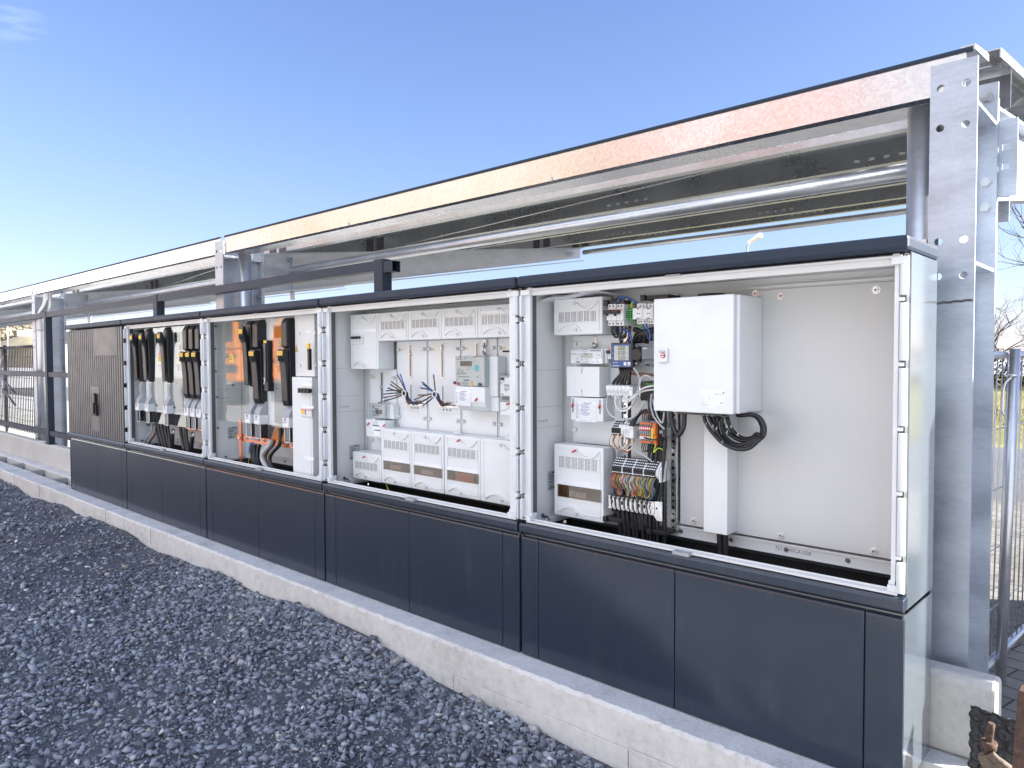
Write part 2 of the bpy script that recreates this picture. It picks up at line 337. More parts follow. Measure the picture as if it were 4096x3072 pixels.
# gravel stones: one mass of broken slate
def stones(n, rlo, rhi, ptype, region):
    hulls = []
    for q in range(14):
        bm = bmesh.new(); k = 9 if ptype else 7
        for _ in range(k):
            d = Vector((random.gauss(0, 1), random.gauss(0, 1), random.gauss(0, 1))).normalized()*random.uniform(.8, 1)
            bm.verts.new((d.x, d.y*random.uniform(.55, .95), d.z*.55))
        bmesh.ops.convex_hull(bm, input=bm.verts); bmesh.ops.delete(bm, geom=[v for v in bm.verts if not v.link_faces], context='VERTS')
        bmesh.ops.triangulate(bm, faces=bm.faces); bm.verts.index_update()
        hulls.append((np.array([v.co for v in bm.verts]), np.array([[v.index for v in f.verts] for f in bm.faces]))); bm.free()
    x0, x1, y0, y1 = region
    px = RNG.uniform(x0, x1, n); py = RNG.uniform(y0, y1, n); kind = RNG.integers(0, 14, n)
    r = rlo+(rhi-rlo)*RNG.random(n)**2.8
    V = []; F = []; off = 0
    for q in range(14):
        ii = np.where(kind == q)[0]; hv, hf = hulls[q]; m_ = len(ii)
        a = RNG.uniform(0, 2*np.pi, m_); tx = RNG.normal(0, .22, m_); ty = RNG.normal(0, .22, m_)
        ca, sa = np.cos(a), np.sin(a); st = RNG.uniform(.75, 1.35, (m_, 1))
        P = hv[None]*r[ii][:, None, None]*np.stack([st[:, 0], 1/st[:, 0], RNG.uniform(.7, 1.5, m_)], -1)[:, None, :]
        x, y, z = P[..., 0], P[..., 1], P[..., 2]
        y, z = y*np.cos(tx)[:, None]-z*np.sin(tx)[:, None], y*np.sin(tx)[:, None]+z*np.cos(tx)[:, None]
        x, z = x*np.cos(ty)[:, None]+z*np.sin(ty)[:, None], -x*np.sin(ty)[:, None]+z*np.cos(ty)[:, None]
        x, y = x*ca[:, None]-y*sa[:, None], x*sa[:, None]+y*ca[:, None]
        lift = r[ii]*RNG.uniform(-.05, .4, m_)
        W_ = np.stack([x+px[ii][:, None], y+py[ii][:, None], z+(gz(px[ii], py[ii])+lift)[:, None]], -1)
        V.append(W_.reshape(-1, 3)); k = len(hv)
        F.append((hf[None]+(np.arange(m_)*k)[:, None, None]+off).reshape(-1, 3)); off += m_*k
    return np.concatenate(V), np.concatenate(F)
parts_ = [stones(36000, .007, .029, 1, (-6, 8.3, -2.9, -.15)), stones(26000, .006, .028, 1, (3, 7.6, -2.1, -.15)), stones(60000, .003, .008, 0, (2.8, 7.4, -2.0, -.15)), stones(420, .026, .045, 1, (-3, 8.0, -2.8, -.19)),
          stones(2600, .012, .034, 1, (3.2, 8.0, -.42, -.145)), stones(5000, .014, .034, 1, (-14, -3, -2.9, -.15))]
V = np.concatenate([p[0] for p in parts_]); o_ = 0; Fs = []
for v_, f_ in parts_: Fs.append(f_+o_); o_ += len(v_)
F_ = np.concatenate(Fs)
me = bpy.data.meshes.new('gravel'); me.vertices.add(len(V)); me.vertices.foreach_set('co', V.astype(np.float32).ravel())
me.loops.add(F_.size); me.loops.foreach_set('vertex_index', F_.astype(np.int32).ravel()); me.polygons.add(len(F_))
me.polygons.foreach_set('loop_start', np.arange(0, F_.size, 3, dtype=np.int32)); me.polygons.foreach_set('loop_total', np.full(len(F_), 3, np.int32))
me.update(calc_edges=True); me.validate()
M, n, b = nt('slate_stones'); g = n.nodes.new('ShaderNodeNewGeometry')
col = ramp(n, g.outputs['Random Per Island'], [(0, (.12, .13, .15)), (.3, (.21, .225, .255)), (.65, (.32, .342, .38)), (.92, (.45, .475, .515)), (.982, (.46, .42, .35)), (.99, (.85, .85, .83))])
mxn = n.nodes.new('ShaderNodeMix'); mxn.data_type = 'RGBA'; mxn.blend_type = 'MULTIPLY'; mxn.inputs[0].default_value = 1
L(n, col, mxn.inputs[6]); L(n, ramp(n, noise(n, g.outputs['Position'], 90, 5, .65), [(.3, (.7, .7, .72)), (.7, (1, 1, 1))]), mxn.inputs[7]); L(n, mxn.outputs[2], b.inputs['Base Color'])
b.inputs['Roughness'].default_value = .62; bump(n, b, noise(n, g.outputs['Position'], 160, 3, .7), .25, .003); me.materials.append(M)
o = bpy.data.objects.new('gravel', me); C.objects.link(o); o['kind'] = 'stuff'
# kerb, trench, ledge
ZB = -.981
def worn_strip(name, y0, y1, ztop, zbot, mt, x0=-14, x1=9.5, nseg=300, amp=.004):
    mb = MB(); xs = np.linspace(x0, x1, nseg); pr = []
    for x in xs:
        j = RNG.normal(0, amp); k = RNG.normal(0, amp*.6)
        pr.append([(x, y0+.004+RNG.normal(0, amp*.3), zbot), (x, y0+k*.3, ztop-.012+j), (x, y0+.012+k, ztop+j*.3), (x, y1, ztop), (x, y1, zbot)])
    vs = [p for q in pr for p in q]; fs = []; mi = []
    for i in range(nseg-1):
        for k in range(5): fs.append([i*5+k, i*5+(k+1) % 5, (i+1)*5+(k+1) % 5, (i+1)*5+k]); mi.append(1 if k == 2 else 0)
    fs += [[0, 1, 2, 3, 4], [(nseg-1)*5+k for k in range(5)]]; mi += [0, 0]
    mb.v = vs; mb.f = fs; mb.m = mi; mb.s = [False]*len(fs)
    return mb.build(name, mt)
kx = [-14+.96*k for k in range(18)]+[8.05]
for k in range(len(kx)-1): structure(worn_strip('kerb', -.128+.003*((k*7) % 3-1), .055, ZB-.002-.0015*((k*5) % 3), -1.45, ['conc', 'conct'], kx[k]+.0015, kx[k+1]-.0015, 320 if k == 17 else 14, .004))
mb = MB()
for k in range(26):
    x = -13.6+k*.92; mb.box(x, x+.917, -.133-.002*random.random(), -.1285, -1.45, -1.118+.008*random.random())
structure(mb.build('kerb_footing', 'conc', bevel=.004))
structure(MB().box(-14, 8.05, .055, .225, -1.5, -1.40).build('trench_floor', 'steeld'))
structure(worn_strip('ledge', .222, .44, ZB-.002, -1.45, ['conc', 'conct'], x1=8.05, nseg=160, amp=.002))
for k in range(9):
    x = -6.9+k*.85; mb = MB().box(x, x+.09, .056, .221, ZB-.06, ZB-.012).box(x+.02, x+.07, .07, .21, -1.39, ZB-.06)
    ob = mb.build('trench_bar', 'galvd'); tag(ob, {8: 'grey steel bar across the trench right beside the closed cabinet', 7: 'grey steel bar across the trench, second from the closed cabinet', 6: 'grey steel bar across the trench near the left picture edge'}.get(k, 'grey steel bar across the trench beyond the left picture edge'), 'trench bar', 'steel bars across the trench')
# low wall of concrete blocks behind the cabinets
xs_ = [-13.5+1.03*k for k in range(20)]; xs_ = [x for x in xs_ if x < 6.2]+[6.62]
xs_ = [-2.142+1.03*k for k in range(-7, 9)]+[7.669]
side = ['the railing post beside the leftmost cabinet', 'the bent downpipe']
wl = {-2: 'pale concrete wall block at the left picture edge, under the low rail', -1: 'pale concrete wall block below the bent downpipe, second from the picture edge',
      0: 'pale concrete wall block beneath the railing post, touching the closed cabinet', 8: 'chamfered end block of the concrete wall beside the big steel column'}
for i in range(len(xs_)-1):
    x0, x1 = xs_[i]+.003, xs_[i+1]-.003; k = i-7
    mb = MB(); c = .022; ztop = -.722
    mb.prism([(.325, ZB), (.325, ztop-c), (.325+c*.7, ztop), (.425-c*.5, ztop), (.425, ztop-c), (.425, -1.4), (.36, -1.4), (.36, ZB)], 'x', x0, x1)
    ob = mb.build('wall_block', 'concb', bevel=.012 if i == len(xs_)-2 else .003)
    tag(ob, wl.get(k, 'pale concrete wall block hidden in the row behind the cabinets' if -1 < k else 'pale concrete wall block beyond the left picture edge'), 'wall block', 'concrete wall blocks behind the cabinets')
# paving, road, verge on the far side
M, n, b = nt('pavers'); pos = geo_pos(n); br = n.nodes.new('ShaderNodeTexBrick'); mp = n.nodes.new('ShaderNodeMapping'); mp.inputs['Rotation'].default_value = (0, 0, R(12)); L(n, pos, mp.inputs[0]); L(n, mp.outputs[0], br.inputs['Vector'])
br.inputs['Scale'].default_value = 1; br.inputs['Brick Width'].default_value = .24; br.inputs['Row Height'].default_value = .12; br.inputs['Mortar Size'].default_value = .005
br.inputs['Color1'].default_value = (.22, .205, .19, 1); br.inputs['Color2'].default_value = (.32, .30, .27, 1); br.inputs['Mortar'].default_value = (.05, .045, .04, 1)
mxn = n.nodes.new('ShaderNodeMix'); mxn.data_type = 'RGBA'; mxn.blend_type = 'MULTIPLY'; mxn.inputs[0].default_value = 1
L(n, br.outputs['Color'], mxn.inputs[6]); L(n, ramp(n, noise(n, pos, 3, 6, .7), [(.3, (.6, .58, .55)), (.7, (1, 1, 1))]), mxn.inputs[7]); L(n, mxn.outputs[2], b.inputs['Base Color'])
b.inputs['Roughness'].default_value = .85; bump(n, b, br.outputs['Fac'], -.6, .006); K['pavers'] = M
structure(MB().box(2.0, 16, .44, 6.6, -1.31, -1.2).build('paved_yard', 'pavers'))
structure(MB().box(-40, 40, 6.6, 12.0, -1.31, -1.212).build('road', 'asphalt'))
structure(grid('grass_verge', np.linspace(-40, 40, 60), np.linspace(12.0, 46, 40), lambda X, Y: -1.26+.48*sst(12, 34, Y)+.05*np.sin(X*.9+Y*.7), K['drygrass']))
structure(MB().box(-70, 2.0, .44, 6.6, -1.31, -1.235).build('sandy_yard', 'earth'))
mb = MB()
for _ in range(14000):
    x = random.uniform(-6, 12); y = random.uniform(12, 30); h = random.uniform(.03, .10); w = .012; a = random.uniform(0, 6.28); z = -1.26+.48*float(sst(12, 34, y))
    dx, dy = math.cos(a)*w, math.sin(a)*w; mb.add([(x-dx, y-dy, z-.05), (x+dx, y+dy, z-.05), (x+random.gauss(0, .03), y+random.gauss(0, .03), z+h)], [(0, 1, 2)])
ob = mb.build('grass_tufts', 'leaf'); ob['kind'] = 'stuff'
# hills far left
def hz(X, Y): return -1.4+(np.clip((Y-50)/70, 0, 1)**.8)*(22+4*np.sin(X*.02+1)+1.5*np.sin(X*.057))*sst(-3.0, -4.2, (X-8)/(Y+2.3))
structure(grid('hill', np.linspace(-900, -60, 110), np.linspace(50, 240, 40), hz, K['hill']))
mb = MB()
for _ in range(9000):
    y = random.uniform(82, 150); x = 8-(y+2.3)*random.uniform(3.6, 5.2); z = float(hz(np.array(x), np.array(y))); s_ = random.uniform(.4, 1.5); hh = random.random()**2*3.0
    n_ = Vector((random.gauss(0, .5), random.gauss(-.3, .5), random.gauss(1, .5))).normalized(); t_ = n_.orthogonal().normalized(); u_ = n_.cross(t_)
    c_ = Vector((x, y, z+hh+.3)); mb.add([c_+t_*s_, c_+u_*s_*.7, c_-t_*s_*.8, c_-u_*s_], [(0, 1, 2, 3)])
ob = mb.build('hillside_scrub', 'scrub'); ob['kind'] = 'stuff'
# hedge and bushes on the right, bare tree
mb = MB()
for _ in range(26000):
    x = random.uniform(-14, 16); y = random.gauss(31, .8); z = -.8+random.random()**1.3*(1.25+.25*math.sin(x*1.3)+.2*math.sin(x*3.1)); s_ = random.uniform(.03, .10)
    n_ = Vector((random.gauss(0, 1), random.gauss(0, 1), random.gauss(0, 1))).normalized(); t_ = n_.orthogonal().normalized(); u_ = n_.cross(t_)
    c_ = Vector((x, y, z)); mb.add([c_+t_*s_, c_+u_*s_*.5, c_-t_*s_, c_-u_*s_*.4], [(0, 1, 2, 3)])
ob = mb.build('hedge', 'hedge'); tag(ob, 'dark clipped hedge across the far side of the dry lawn', 'hedge')
def bare_tree(x, y, z, h, seed, label, spread=.6):
    rd = random.Random(seed); root = thing('bare_tree', label, 'tree', (x, y, z), 'leafless trees beyond the fence'); tr = MB(); cr = MB()
    def grow(p, d, l, r, lev):
        pts = [p]; q = p.copy(); dd = d.copy()
        for k in range(4):
            dd = (dd+Vector((rd.gauss(0, .13), rd.gauss(0, .13), rd.gauss(.03, .08)))).normalized(); q = q+dd*l/4; pts.append(q.copy())
        rs = [r*(1-.16*k) for k in range(5)]
        (tr if lev == 0 else cr).tube(pts, r, 6 if lev < 2 else 4, 0, rs, False)
        if lev >= 5: return
        for k in range(rd.choice([2, 3, 3]) if lev else 6):
            i = rd.choice([2, 3, 4]) if lev else rd.choice([1, 2, 3, 4])
            nd = (dd+Vector((rd.gauss(0, spread), rd.gauss(0, spread), rd.gauss(.12, .3)))).normalized()
            grow(pts[i].copy(), nd, l*rd.uniform(.55, .8), max(.004, r*.5), lev+1)
    grow(Vector((x, y, z)), Vector((0, 0, 1)), h*.42, h*.022, 0)
    tr.build('trunk', 'bark', root); cr.build('crown', 'bark', root)
bare_tree(5.25, 21, -1.0, 6.2, 3, 'bare leafless tree at the right picture edge behind the wire fence')
bare_tree(1.2, 36, -.8, 4.2, 8, 'small distant leafless tree above the hedge beside the steel column', .7)
bare_tree(3.3, 38, -.8, 3.4, 12, 'low bushy leafless tree far behind the hedge, half hidden by the fence post', .8)
# ================================================================== canopy of galvanised steel
def rz(dy): return .791+.119*dy                    # rafter top line over distance dy from the camera plane
CY = -2.291
can = thing('steel_canopy', 'long galvanised steel canopy on I-beam columns behind and above the cabinets', 'canopy', (2.31, .62, -1.2))
COLX = [7.499, 2.31, -2.92, -8.15]
for ci, cx in enumerate(COLX):
    w = .0675; y0, y1 = .45, .79; zt, zb = 1.238, -1.25; t = .011
    mb = MB()
    nh = 5
    # front flange with drilled plate: built of strips around the holes
    hz_ = [1.16, 1.03, .66, .545]; hx = (-.037, .036); hr = .013
    zs = [zb, .46]
    def flange(mb, ya, yb):
        mb.box(cx-w, cx+w, ya, yb, zb, .47)
        edges = [.47]+[v for h_ in sorted(hz_) for v in (h_-hr, h_+hr)]+[zt]
        for a_, b_ in zip(edges[::2], edges[1::2]): mb.box(cx-w, cx+w, ya, yb, a_, b_)
        for h_ in hz_:
            # ring of quads round each hole, as prisms
            for sx in hx:
                for k in range(8):
                    w0, w1 = k*math.pi/4, (k+1)*math.pi/4
                    sq = lambda a: (max(-1, min(1, math.cos(a)*1.42)), max(-1, min(1, math.sin(a)*1.42)))
                    p = [(cx+sx+hr*math.cos(w0)*.98, h_+hr*math.sin(w0)*.98), (cx+sx+hr*sq(w0)[0], h_+hr*sq(w0)[1]), (cx+sx+hr*sq(w1)[0], h_+hr*sq(w1)[1]), (cx+sx+hr*math.cos(w1)*.98, h_+hr*math.sin(w1)*.98)]
                    mb.prism(p, 'y', ya, yb)
            for a_, b_ in ((cx-w, cx+hx[0]-hr), (cx+hx[0]+hr, cx+hx[1]-hr), (cx+hx[1]+hr, cx+w)): mb.box(a_, b_, ya, yb, h_-hr, h_+hr)
    flange(mb, y0, y0+t)
    mb.box(cx-w, cx+w, y1-t, y1, zb, 1.245)
    mb.box(cx-.004, cx+.004, y0+t, y1-t, zb, 1.12)
    for zz in (1.10, .585):     # stiffeners, upper one climbing with the rafter
        for sg in (-1, 1): mb.box(cx+sg*.0045, cx+sg*(w-.004), y0+t+.001, y1-t-.001, zz-.006, zz+.006)
    col = mb.build('column', 'galv', can)
    MB().tube([(cx-w+.001+(2*w-.002)*k/12, y0-.0008, .455+.007*k/12+.0012*((k*5) % 3)) for k in range(13)], .0042, 6).build('weld_seam', 'steeld', col)
    for sg in (-1, 1):
        for zz in (1.196, 1.107, .898, .809):
            bb = MB().cyl((cx+sg*.035, y1-t, zz), (cx+sg*.035, y1-t-.012, zz), .016, 6).cyl((cx+sg*.035, y1-t, zz), (cx+sg*.035, y1-t-.003, zz), .019, 16)
            bb.build('bolt', 'galvd', col)
    # tapered rafter
    mb = MB(); ya, yb = y1+.002, 5.2
    zt_ = lambda y: rz(y-CY); zb_ = lambda y: -.19+.157*((y-CY)-4.6)+1.27+.0
    def zb_(y): return 1.08+.157*((y-CY)-4.59)
    mb.prism([(ya, zb_(ya)), (ya, zt_(ya)), (yb, zt_(yb)), (yb, zb_(yb)+.03)], 'x', cx-.004, cx+.004)
    for f0, s0 in ((zt_, 0), (zb_, -.012)):
        mb.prism([(ya, f0(ya)+s0), (ya, f0(ya)+s0+.012), (yb, f0(yb)+s0+.012), (yb, f0(yb)+s0)], 'x', cx-.06, cx+.06)
    mb.box(cx-w, cx+w, ya, ya+.014, .50, 1.19)
    for sg in (1,):
        mb.box(cx+.005, cx+.058, 1.08, 1.092, .80, 1.17)
    raf = mb.build('rafter', 'galv', can)
    bb = MB()
    for zz in (.56, .72, 1.0, 1.12): MB().cyl((cx+.045, ya+.013, zz), (cx+.045, ya+.028, zz), .018, 6).build('bolt', 'galvd', raf)
    for zz in (1.02, .97): MB().cyl((cx+.005, 1.10, zz), (cx+.02, 1.10, zz), .015, 6).build('bolt', 'galvd', raf)
    if ci == 0:
        mb = MB(); xa_, xb_ = cx+.062, 7.622; ya_ = .806
        hz2 = (1.02, .952); hx2 = 7.588; zs = [.846]+[v for h_ in sorted(hz2) for v in (h_-.012, h_+.012)]+[1.116]
        for a_, b_ in zip(zs[::2], zs[1::2]): mb.box(xa_, xb_, ya_, ya_+.008, a_, b_)
        for h_ in hz2: mb.box(xa_, hx2-.011, ya_, ya_+.008, h_-.012, h_+.012).box(hx2+.011, xb_, ya_, ya_+.008, h_-.012, h_+.012)
        mb.build('bracket_plate', 'galv', raf)
# lettering on the second rafter
a_ = atx('s', 1207, 1083, 2.3145); b_ = atx('s', 1345, 1083, 2.3145)
mb = MB(); put(mb, 'MSOLARPORT', 2.3145, a_.y, a_.z-.062, .062, 0, '+x', b_.y-a_.y); mb.build('lettering', 'ink', can)
GX = [(COLX[i+1]+.085, COLX[i]-.004) for i in range(3)]+[(-13.3, COLX[3]-.012)]
for i, (xa, xb) in enumerate(GX):
    if i == 0: xb = 7.53
    xa2 = xa
    mb = MB(); y0, y1, z0, z1, t = .465, .628, 1.130, 1.262, .003
    prof = [(y0, z1), (y0, z0+.012), (y0+.012, z0), (y1-.012, z0), (y1, z0+.012), (y1, z1-.02), (y1-t, z1-.02), (y1-t, z0+.014), (y1-.014, z0+t), (y0+.014, z0+t), (y0+t, z0+.014), (y0+t, z1-.002)]
    # face with fine buckles so the reflections break up as on thin sheet
    mb.prism(prof, 'x', xa, xb)
    g_ = mb.build('gutter', 'galvf', can)
    mb = MB(); mb.prism([(y0-.004, z1), (y0+.010, z1), (y0+.016, z1+.008), (y0+.010, z1+.015), (y0-.004, z1+.014), (y0-.007, z1+.006)], 'x', xa-.01, xb+.02); mb.build('gutter_lip', 'navyrail', can)
    mb = MB()
    for f_ in (.33, .66): mb.box(xa+(xb-xa)*f_, xa+(xb-xa)*f_+.012, y0-.0025, y0-.0008, z0+.01, z0+.03)
    mb.build('rivet_joint', 'galvd', g_)
    # purlins: Z profiles
    for dy in (3.22, 4.23, 5.4, 6.65, 7.4):
        y = dy+CY; z = rz(dy)+.013; mb = MB(); h = .15
        mb.box(xa-.05, xb+.05, y-.0015, y+.0015, z, z+h).box(xa-.05, xb+.03, y+.0015, y+.055, z, z+.003).box(xa-.05, xb+.03, y-.055, y-.0015, z+h-.003, z+h).box(xa-.05, xb+.03, y+.052, y+.055, z+.003, z+.018)
        sl = mb
        for c_ in (.18, .52, .84):
            for k in range(5): sl.box(xa+(xb-xa)*c_+k*.075, xa+(xb-xa)*c_+k*.075+.028, y-.003, y-.0017, z+.03, z+.045, 1)
        pu = mb.build('purlin', ['galvd', 'white'], can)
        for xe in (xa+.02, xb-.05): MB().box(xe, xe+.10, y-.006, y-.0035, z-.0, z+h*.8).build('cleat', 'steeld', pu)
    MB().tube([(xa+.02, 1.055, 1.045), (xb-.03, 1.055, 1.045)], .036, 16).build('brace_tube', 'galvt', can)
    MB().tube([(xa+.02, 5.14, 1.62), (xb-.03, 5.14, 1.62)], .030, 12).build('tie_tube', 'galvt', can)
    MB().rod((xa+.5, 1.9, rz(4.2)+.02), (xb-.5, .98, rz(3.25)+.03), .006).rod((xa+.5, 3.1, rz(5.4)+.02), (xb-.5, 2.0, rz(4.3)+.03), .006).build('bracing_wire', 'steel', can)
    # roof sheet: trapezoidal profile following the slope
    mb = MB(); xs2 = np.arange(xa-.02, xb+.04, .05); ya, yb = .88, 6.1
    prof = []
    for k, x in enumerate(xs2): prof.append((x, 0 if (k % 4) in (0, 1) else .038))
    zz = lambda y: rz(y-CY)+.013+.15+.004
    vs = []; fs = []
    for x, d_ in prof: vs += [(x, ya, zz(ya)+d_), (x, yb, zz(yb)+d_), (x, yb, zz(yb)+d_+.0015), (x, ya, zz(ya)+d_+.0015)]
    for k in range(len(prof)-1):
        for q in range(4): fs.append([k*4+q, (k+1)*4+q, (k+1)*4+(q+1) % 4, k*4+(q+1) % 4])
    mb.add(vs, fs); mb.build('roof_sheet', 'pv', can)
# gable edge trim at the right end: folded sheet along the slope
mb = MB(); gz_ = lambda y: rz(y-CY)+.167
for (xa, xb, za, zb_) in ((7.582, 7.586, -.014, .014), (7.54, 7.586, .0142, .018), (7.540, 7.544, -.014, .014)):
    vs = []
    for y in (.70, 6.1): vs += [(xa, y, gz_(y)+za), (xb, y, gz_(y)+za), (xb, y, gz_(y)+zb_), (xa, y, gz_(y)+zb_)]
    mb.add(vs, [(0, 1, 2, 3), (7, 6, 5, 4), (0, 4, 5, 1), (1, 5, 6, 2), (2, 6, 7, 3), (3, 7, 4, 0)])
mb.build('gable_trim', 'roofsheet', can)
mb = MB().prism([(.462, 1.2655), (.462, 1.282), (.67, 1.309), (.67, 1.285)], 'x', 7.515, 7.556); mb.build('gutter_end', 'roofsheet', can)
# downpipes (parts of the canopy)
MB().tube([(7.385, .565, 1.13), (7.385, .565, -1.25)], .05, 20).build('downpipe', 'galvt', can)
mb = MB().tube([(7.385, .565, .655), (7.385, .565, .64)], .0525, 20); mb.box(7.40, 7.415, .500, .516, .62, .68); mb.build('pipe_clamp', 'steel', can)
MB().tube([(2.45, .60, 1.13), (2.45, .60, -1.25)], .05, 20).build('downpipe', 'galvt', can)
pts = spline([(-2.62, .535, 1.14), (-2.62, .535, 1.06), (-2.66, .53, .985), (-2.76, .51, .90), (-2.80, .50, .82), (-2.80, .50, .70)], 8)+[Vector((-2.80, .50, -1.25))]
pp = MB().tube(pts, .05, 20).build('downpipe', 'galvt', can)
MB().tube([(-2.80, .50, .685), (-2.80, .50, .665)], .053, 20).box(-2.78, -2.62, .552, .560, .668, .682).build('pipe_clamp', 'steel', can)
# ================================================================== dark blue railing on the wall
rl = thing('railing', 'dark anthracite square-tube railing standing on the low concrete wall', 'railing', (1.3, .37, -.72))
PX = [4.66, 1.385, -1.92, -5.2, -8.48]
for k, px in enumerate(PX):
    p_ = MB().box(px-.13+.0, px-.045, .335, .405, -.718, .868).build('post', 'navyrail', rl, bevel=.004)
    MB().box(px-.19, px+.015, .33, .412, -.7215, -.712).build('base_plate', 'navyrail', p_)
def hollow(mb, xa, xb, y0, y1, z0, z1, t=.004):
    mb.box(xa, xb, y0, y1, z1-t, z1).box(xa, xb, y0, y1, z0, z0+t).box(xa, xb, y0, y0+t, z0+t, z1-t).box(xa, xb, y1-t, y1, z0+t, z1-t)
for k in range(len(PX)-1):
    xa, xb = PX[k+1]-.044, PX[k]-.131
    mb = MB(); hollow(mb, xa, xb, .34, .40, .802, .862); mb.build('top_rail', 'navyrail', rl)
    for zc in (.118, -.59): MB().box(xa, xb, .345, .395, zc-.03, zc+.03).build('rail', 'navyrail', rl, bevel=.003)
mb = MB(); hollow(mb, PX[0]-.044, PX[0]+.04, .34, .40, .786, .850); mb.box(PX[0]-.044, PX[0]-.04, .344, .396, .79, .846); mb.build('rail_stub', 'navyrail', rl)
# ================================================================== fences
fl = thing('mesh_fence', 'dark wire mesh fence with round posts behind the railing at left', 'fence', (-9.4, 1.8, -1.23))
for x in (-10.55, -8.05, -13.05): MB().cyl((x, 1.8, -1.24), (x, 1.8, .62), .03, 10).build('post', 'steeld', fl)
for xa, xb in ((-10.52, -8.08), (-13.02, -10.58)):
    mb = MB()
    for k in range(int((xb-xa)/.12)): mb.rod((xa+k*.12, 1.8, -1.15), (xa+k*.12, 1.8, .58), .014)
    for k in range(9): mb.rod((xa, 1.795, -1.12+k*.212), (xb, 1.795, -1.12+k*.212), .0055)
    for z in (.575, .555): mb.rod((xa, 1.79, z), (xb, 1.79, z), .025)
    mb.build('mesh_panel', 'steeld', fl)
mb = MB()
for z in (-.10, -.32): mb.rod((-10.6, 1.76, z), (-7.2, 1.2, z-.18), .03)
mb.build('brace_bar', 'steeld', fl)
fr_ = thing('site_fence', 'galvanised temporary wire fence running away behind the big steel column', 'fence', (7.5, 2.4, -1.2))
ft = Vector((7.476, 1.59, -1.2)); tp = Vector((7.510, 1.59, .315))
MB().tube([ft, tp], .021, 14).build('post', 'galvt', fr_)
for p_, q_, r_ in (((7.435, 1.02, .285), (7.475, 1.56, .288), .016), ((7.49, 1.66, .288), (7.548, 2.9, .296), .016), ((7.40, 1.02, -1.10), (7.546, 2.9, -1.09), .018)): MB().tube([p_, q_], r_, 8).build('frame_tube', 'galvt', fr_)
mb = MB()
for k in range(22):
    t_ = k/21; y = 1.05+1.8*t_; mb.rod((7.402+.142*t_, y, -1.1), (7.437+.11*t_, y, .288), .0045)
for k in range(5): z = -.85+k*.27; mb.rod((7.405+.006*k, 1.03, z), (7.547, 2.88, z), .0045)
mb.build('wire_mesh', 'galvt', fr_)
MB().tube(spline([(7.50, 1.565, .19), (7.475, 1.56, .15), (7.47, 1.562, .05), (7.478, 1.562, .02)], 5), .006, 6).cyl((7.50, 1.59, .19), (7.50, 1.59, .205), .026, 14).build('tie_clamp', 'steel', fr_)
mb = MB().box(6.9, 8.6, 11.3, 11.9, -1.21, -.98); tag(mb.build('rubber_foot_block', 'tyre', bevel=.03), 'black rubber block lying at the road edge behind the fence', 'rubber block')
sc_ = thing('shade_box', 'added white box that shades the paving, out of the picture at right', 'blocker', (9.85, 3.3, -1.2))  # unseen box, added to shade the paving, wall end and lower column
MB().box(9.5, 10.2, 2.06, 4.5, -1.19, 1.4).build('body', 'bwhite', sc_, bevel=.015)
for k in range(4): MB().box(9.475, 9.4995, 2.09+k*.6, 2.66+k*.6, -1.12, 1.33).build('door', 'grey', sc_)  # face panels of the added shading box
# ================================================================== lamps, buildings
def street_lamp(x, y, zt, d, label, s=1):
    r = thing('street_lamp', label, 'street lamp', (x, y, -1.3), 'street lamps in the distance')
    MB().tube([(x, y, -1.3), (x, y, zt*.5), (x, y, zt-.05)], .06*s, 8, 0, [.08*s, .06*s, .045*s]).build('pole', 'galvt', r)
    ux, uy = d
    P_ = lambda a, w, z: (x+ux*a-uy*w, y+uy*a+ux*w, z)
    mb = MB(); mb.tube([P_(0, 0, zt-.1), P_(.15*s, 0, zt+.02*s)], .05*s, 6)
    mb.add([P_(.1*s, -.10*s, zt), P_(.1*s, .10*s, zt), P_(.95*s, .13*s, zt+.18*s), P_(.95*s, -.13*s, zt+.18*s), P_(.1*s, -.08*s, zt+.10*s), P_(.1*s, .08*s, zt+.10*s), P_(.9*s, .10*s, zt+.36*s), P_(.9*s, -.10*s, zt+.36*s)],
           [(0, 3, 2, 1), (4, 5, 6, 7), (0, 1, 5, 4), (1, 2, 6, 5), (2, 3, 7, 6), (3, 0, 4, 7)]); mb.build('lamp_head', 'bwhite', r)
street_lamp(8.089-.4707*40, 37.7, .279+.163*40, (.9, -.44), 'grey street lamp rising behind the big open cabinet, under the canopy', 1.2)
street_lamp(8.089-4.672*7.5, 5.2, .279+.715*7.5, (.75, -.65), 'white street lamp head cut off by the left picture edge in the sky', .9)
bd = thing('flat_roof_building', 'small white flat-roofed building far left behind the mesh fence', 'building', (-81, 22, -1.3))
MB().box(-82.2, -78.5, 20.4, 25, -1.3, 3.0).build('wall', 'bwhite', bd); MB().box(-85.9, -78, 19.5, 25.5, 3.0, 3.6).build('roof', 'bwhite', bd); MB().box(-81.6, -80.4, 20.33, 20.39, .4, 1.9).build('window', 'glass', bd)
for x, y, h in ((-87.5, 19, 6.0), (-83, 26, 6.5)): tag(MB().cyl((x, y, -1.3), (x, y, h), .07, 8).build('flag_pole', 'bwhite'), 'thin white pole %s the small flat-roofed building' % ('left of' if x < -85 else 'rising behind'), 'pole')
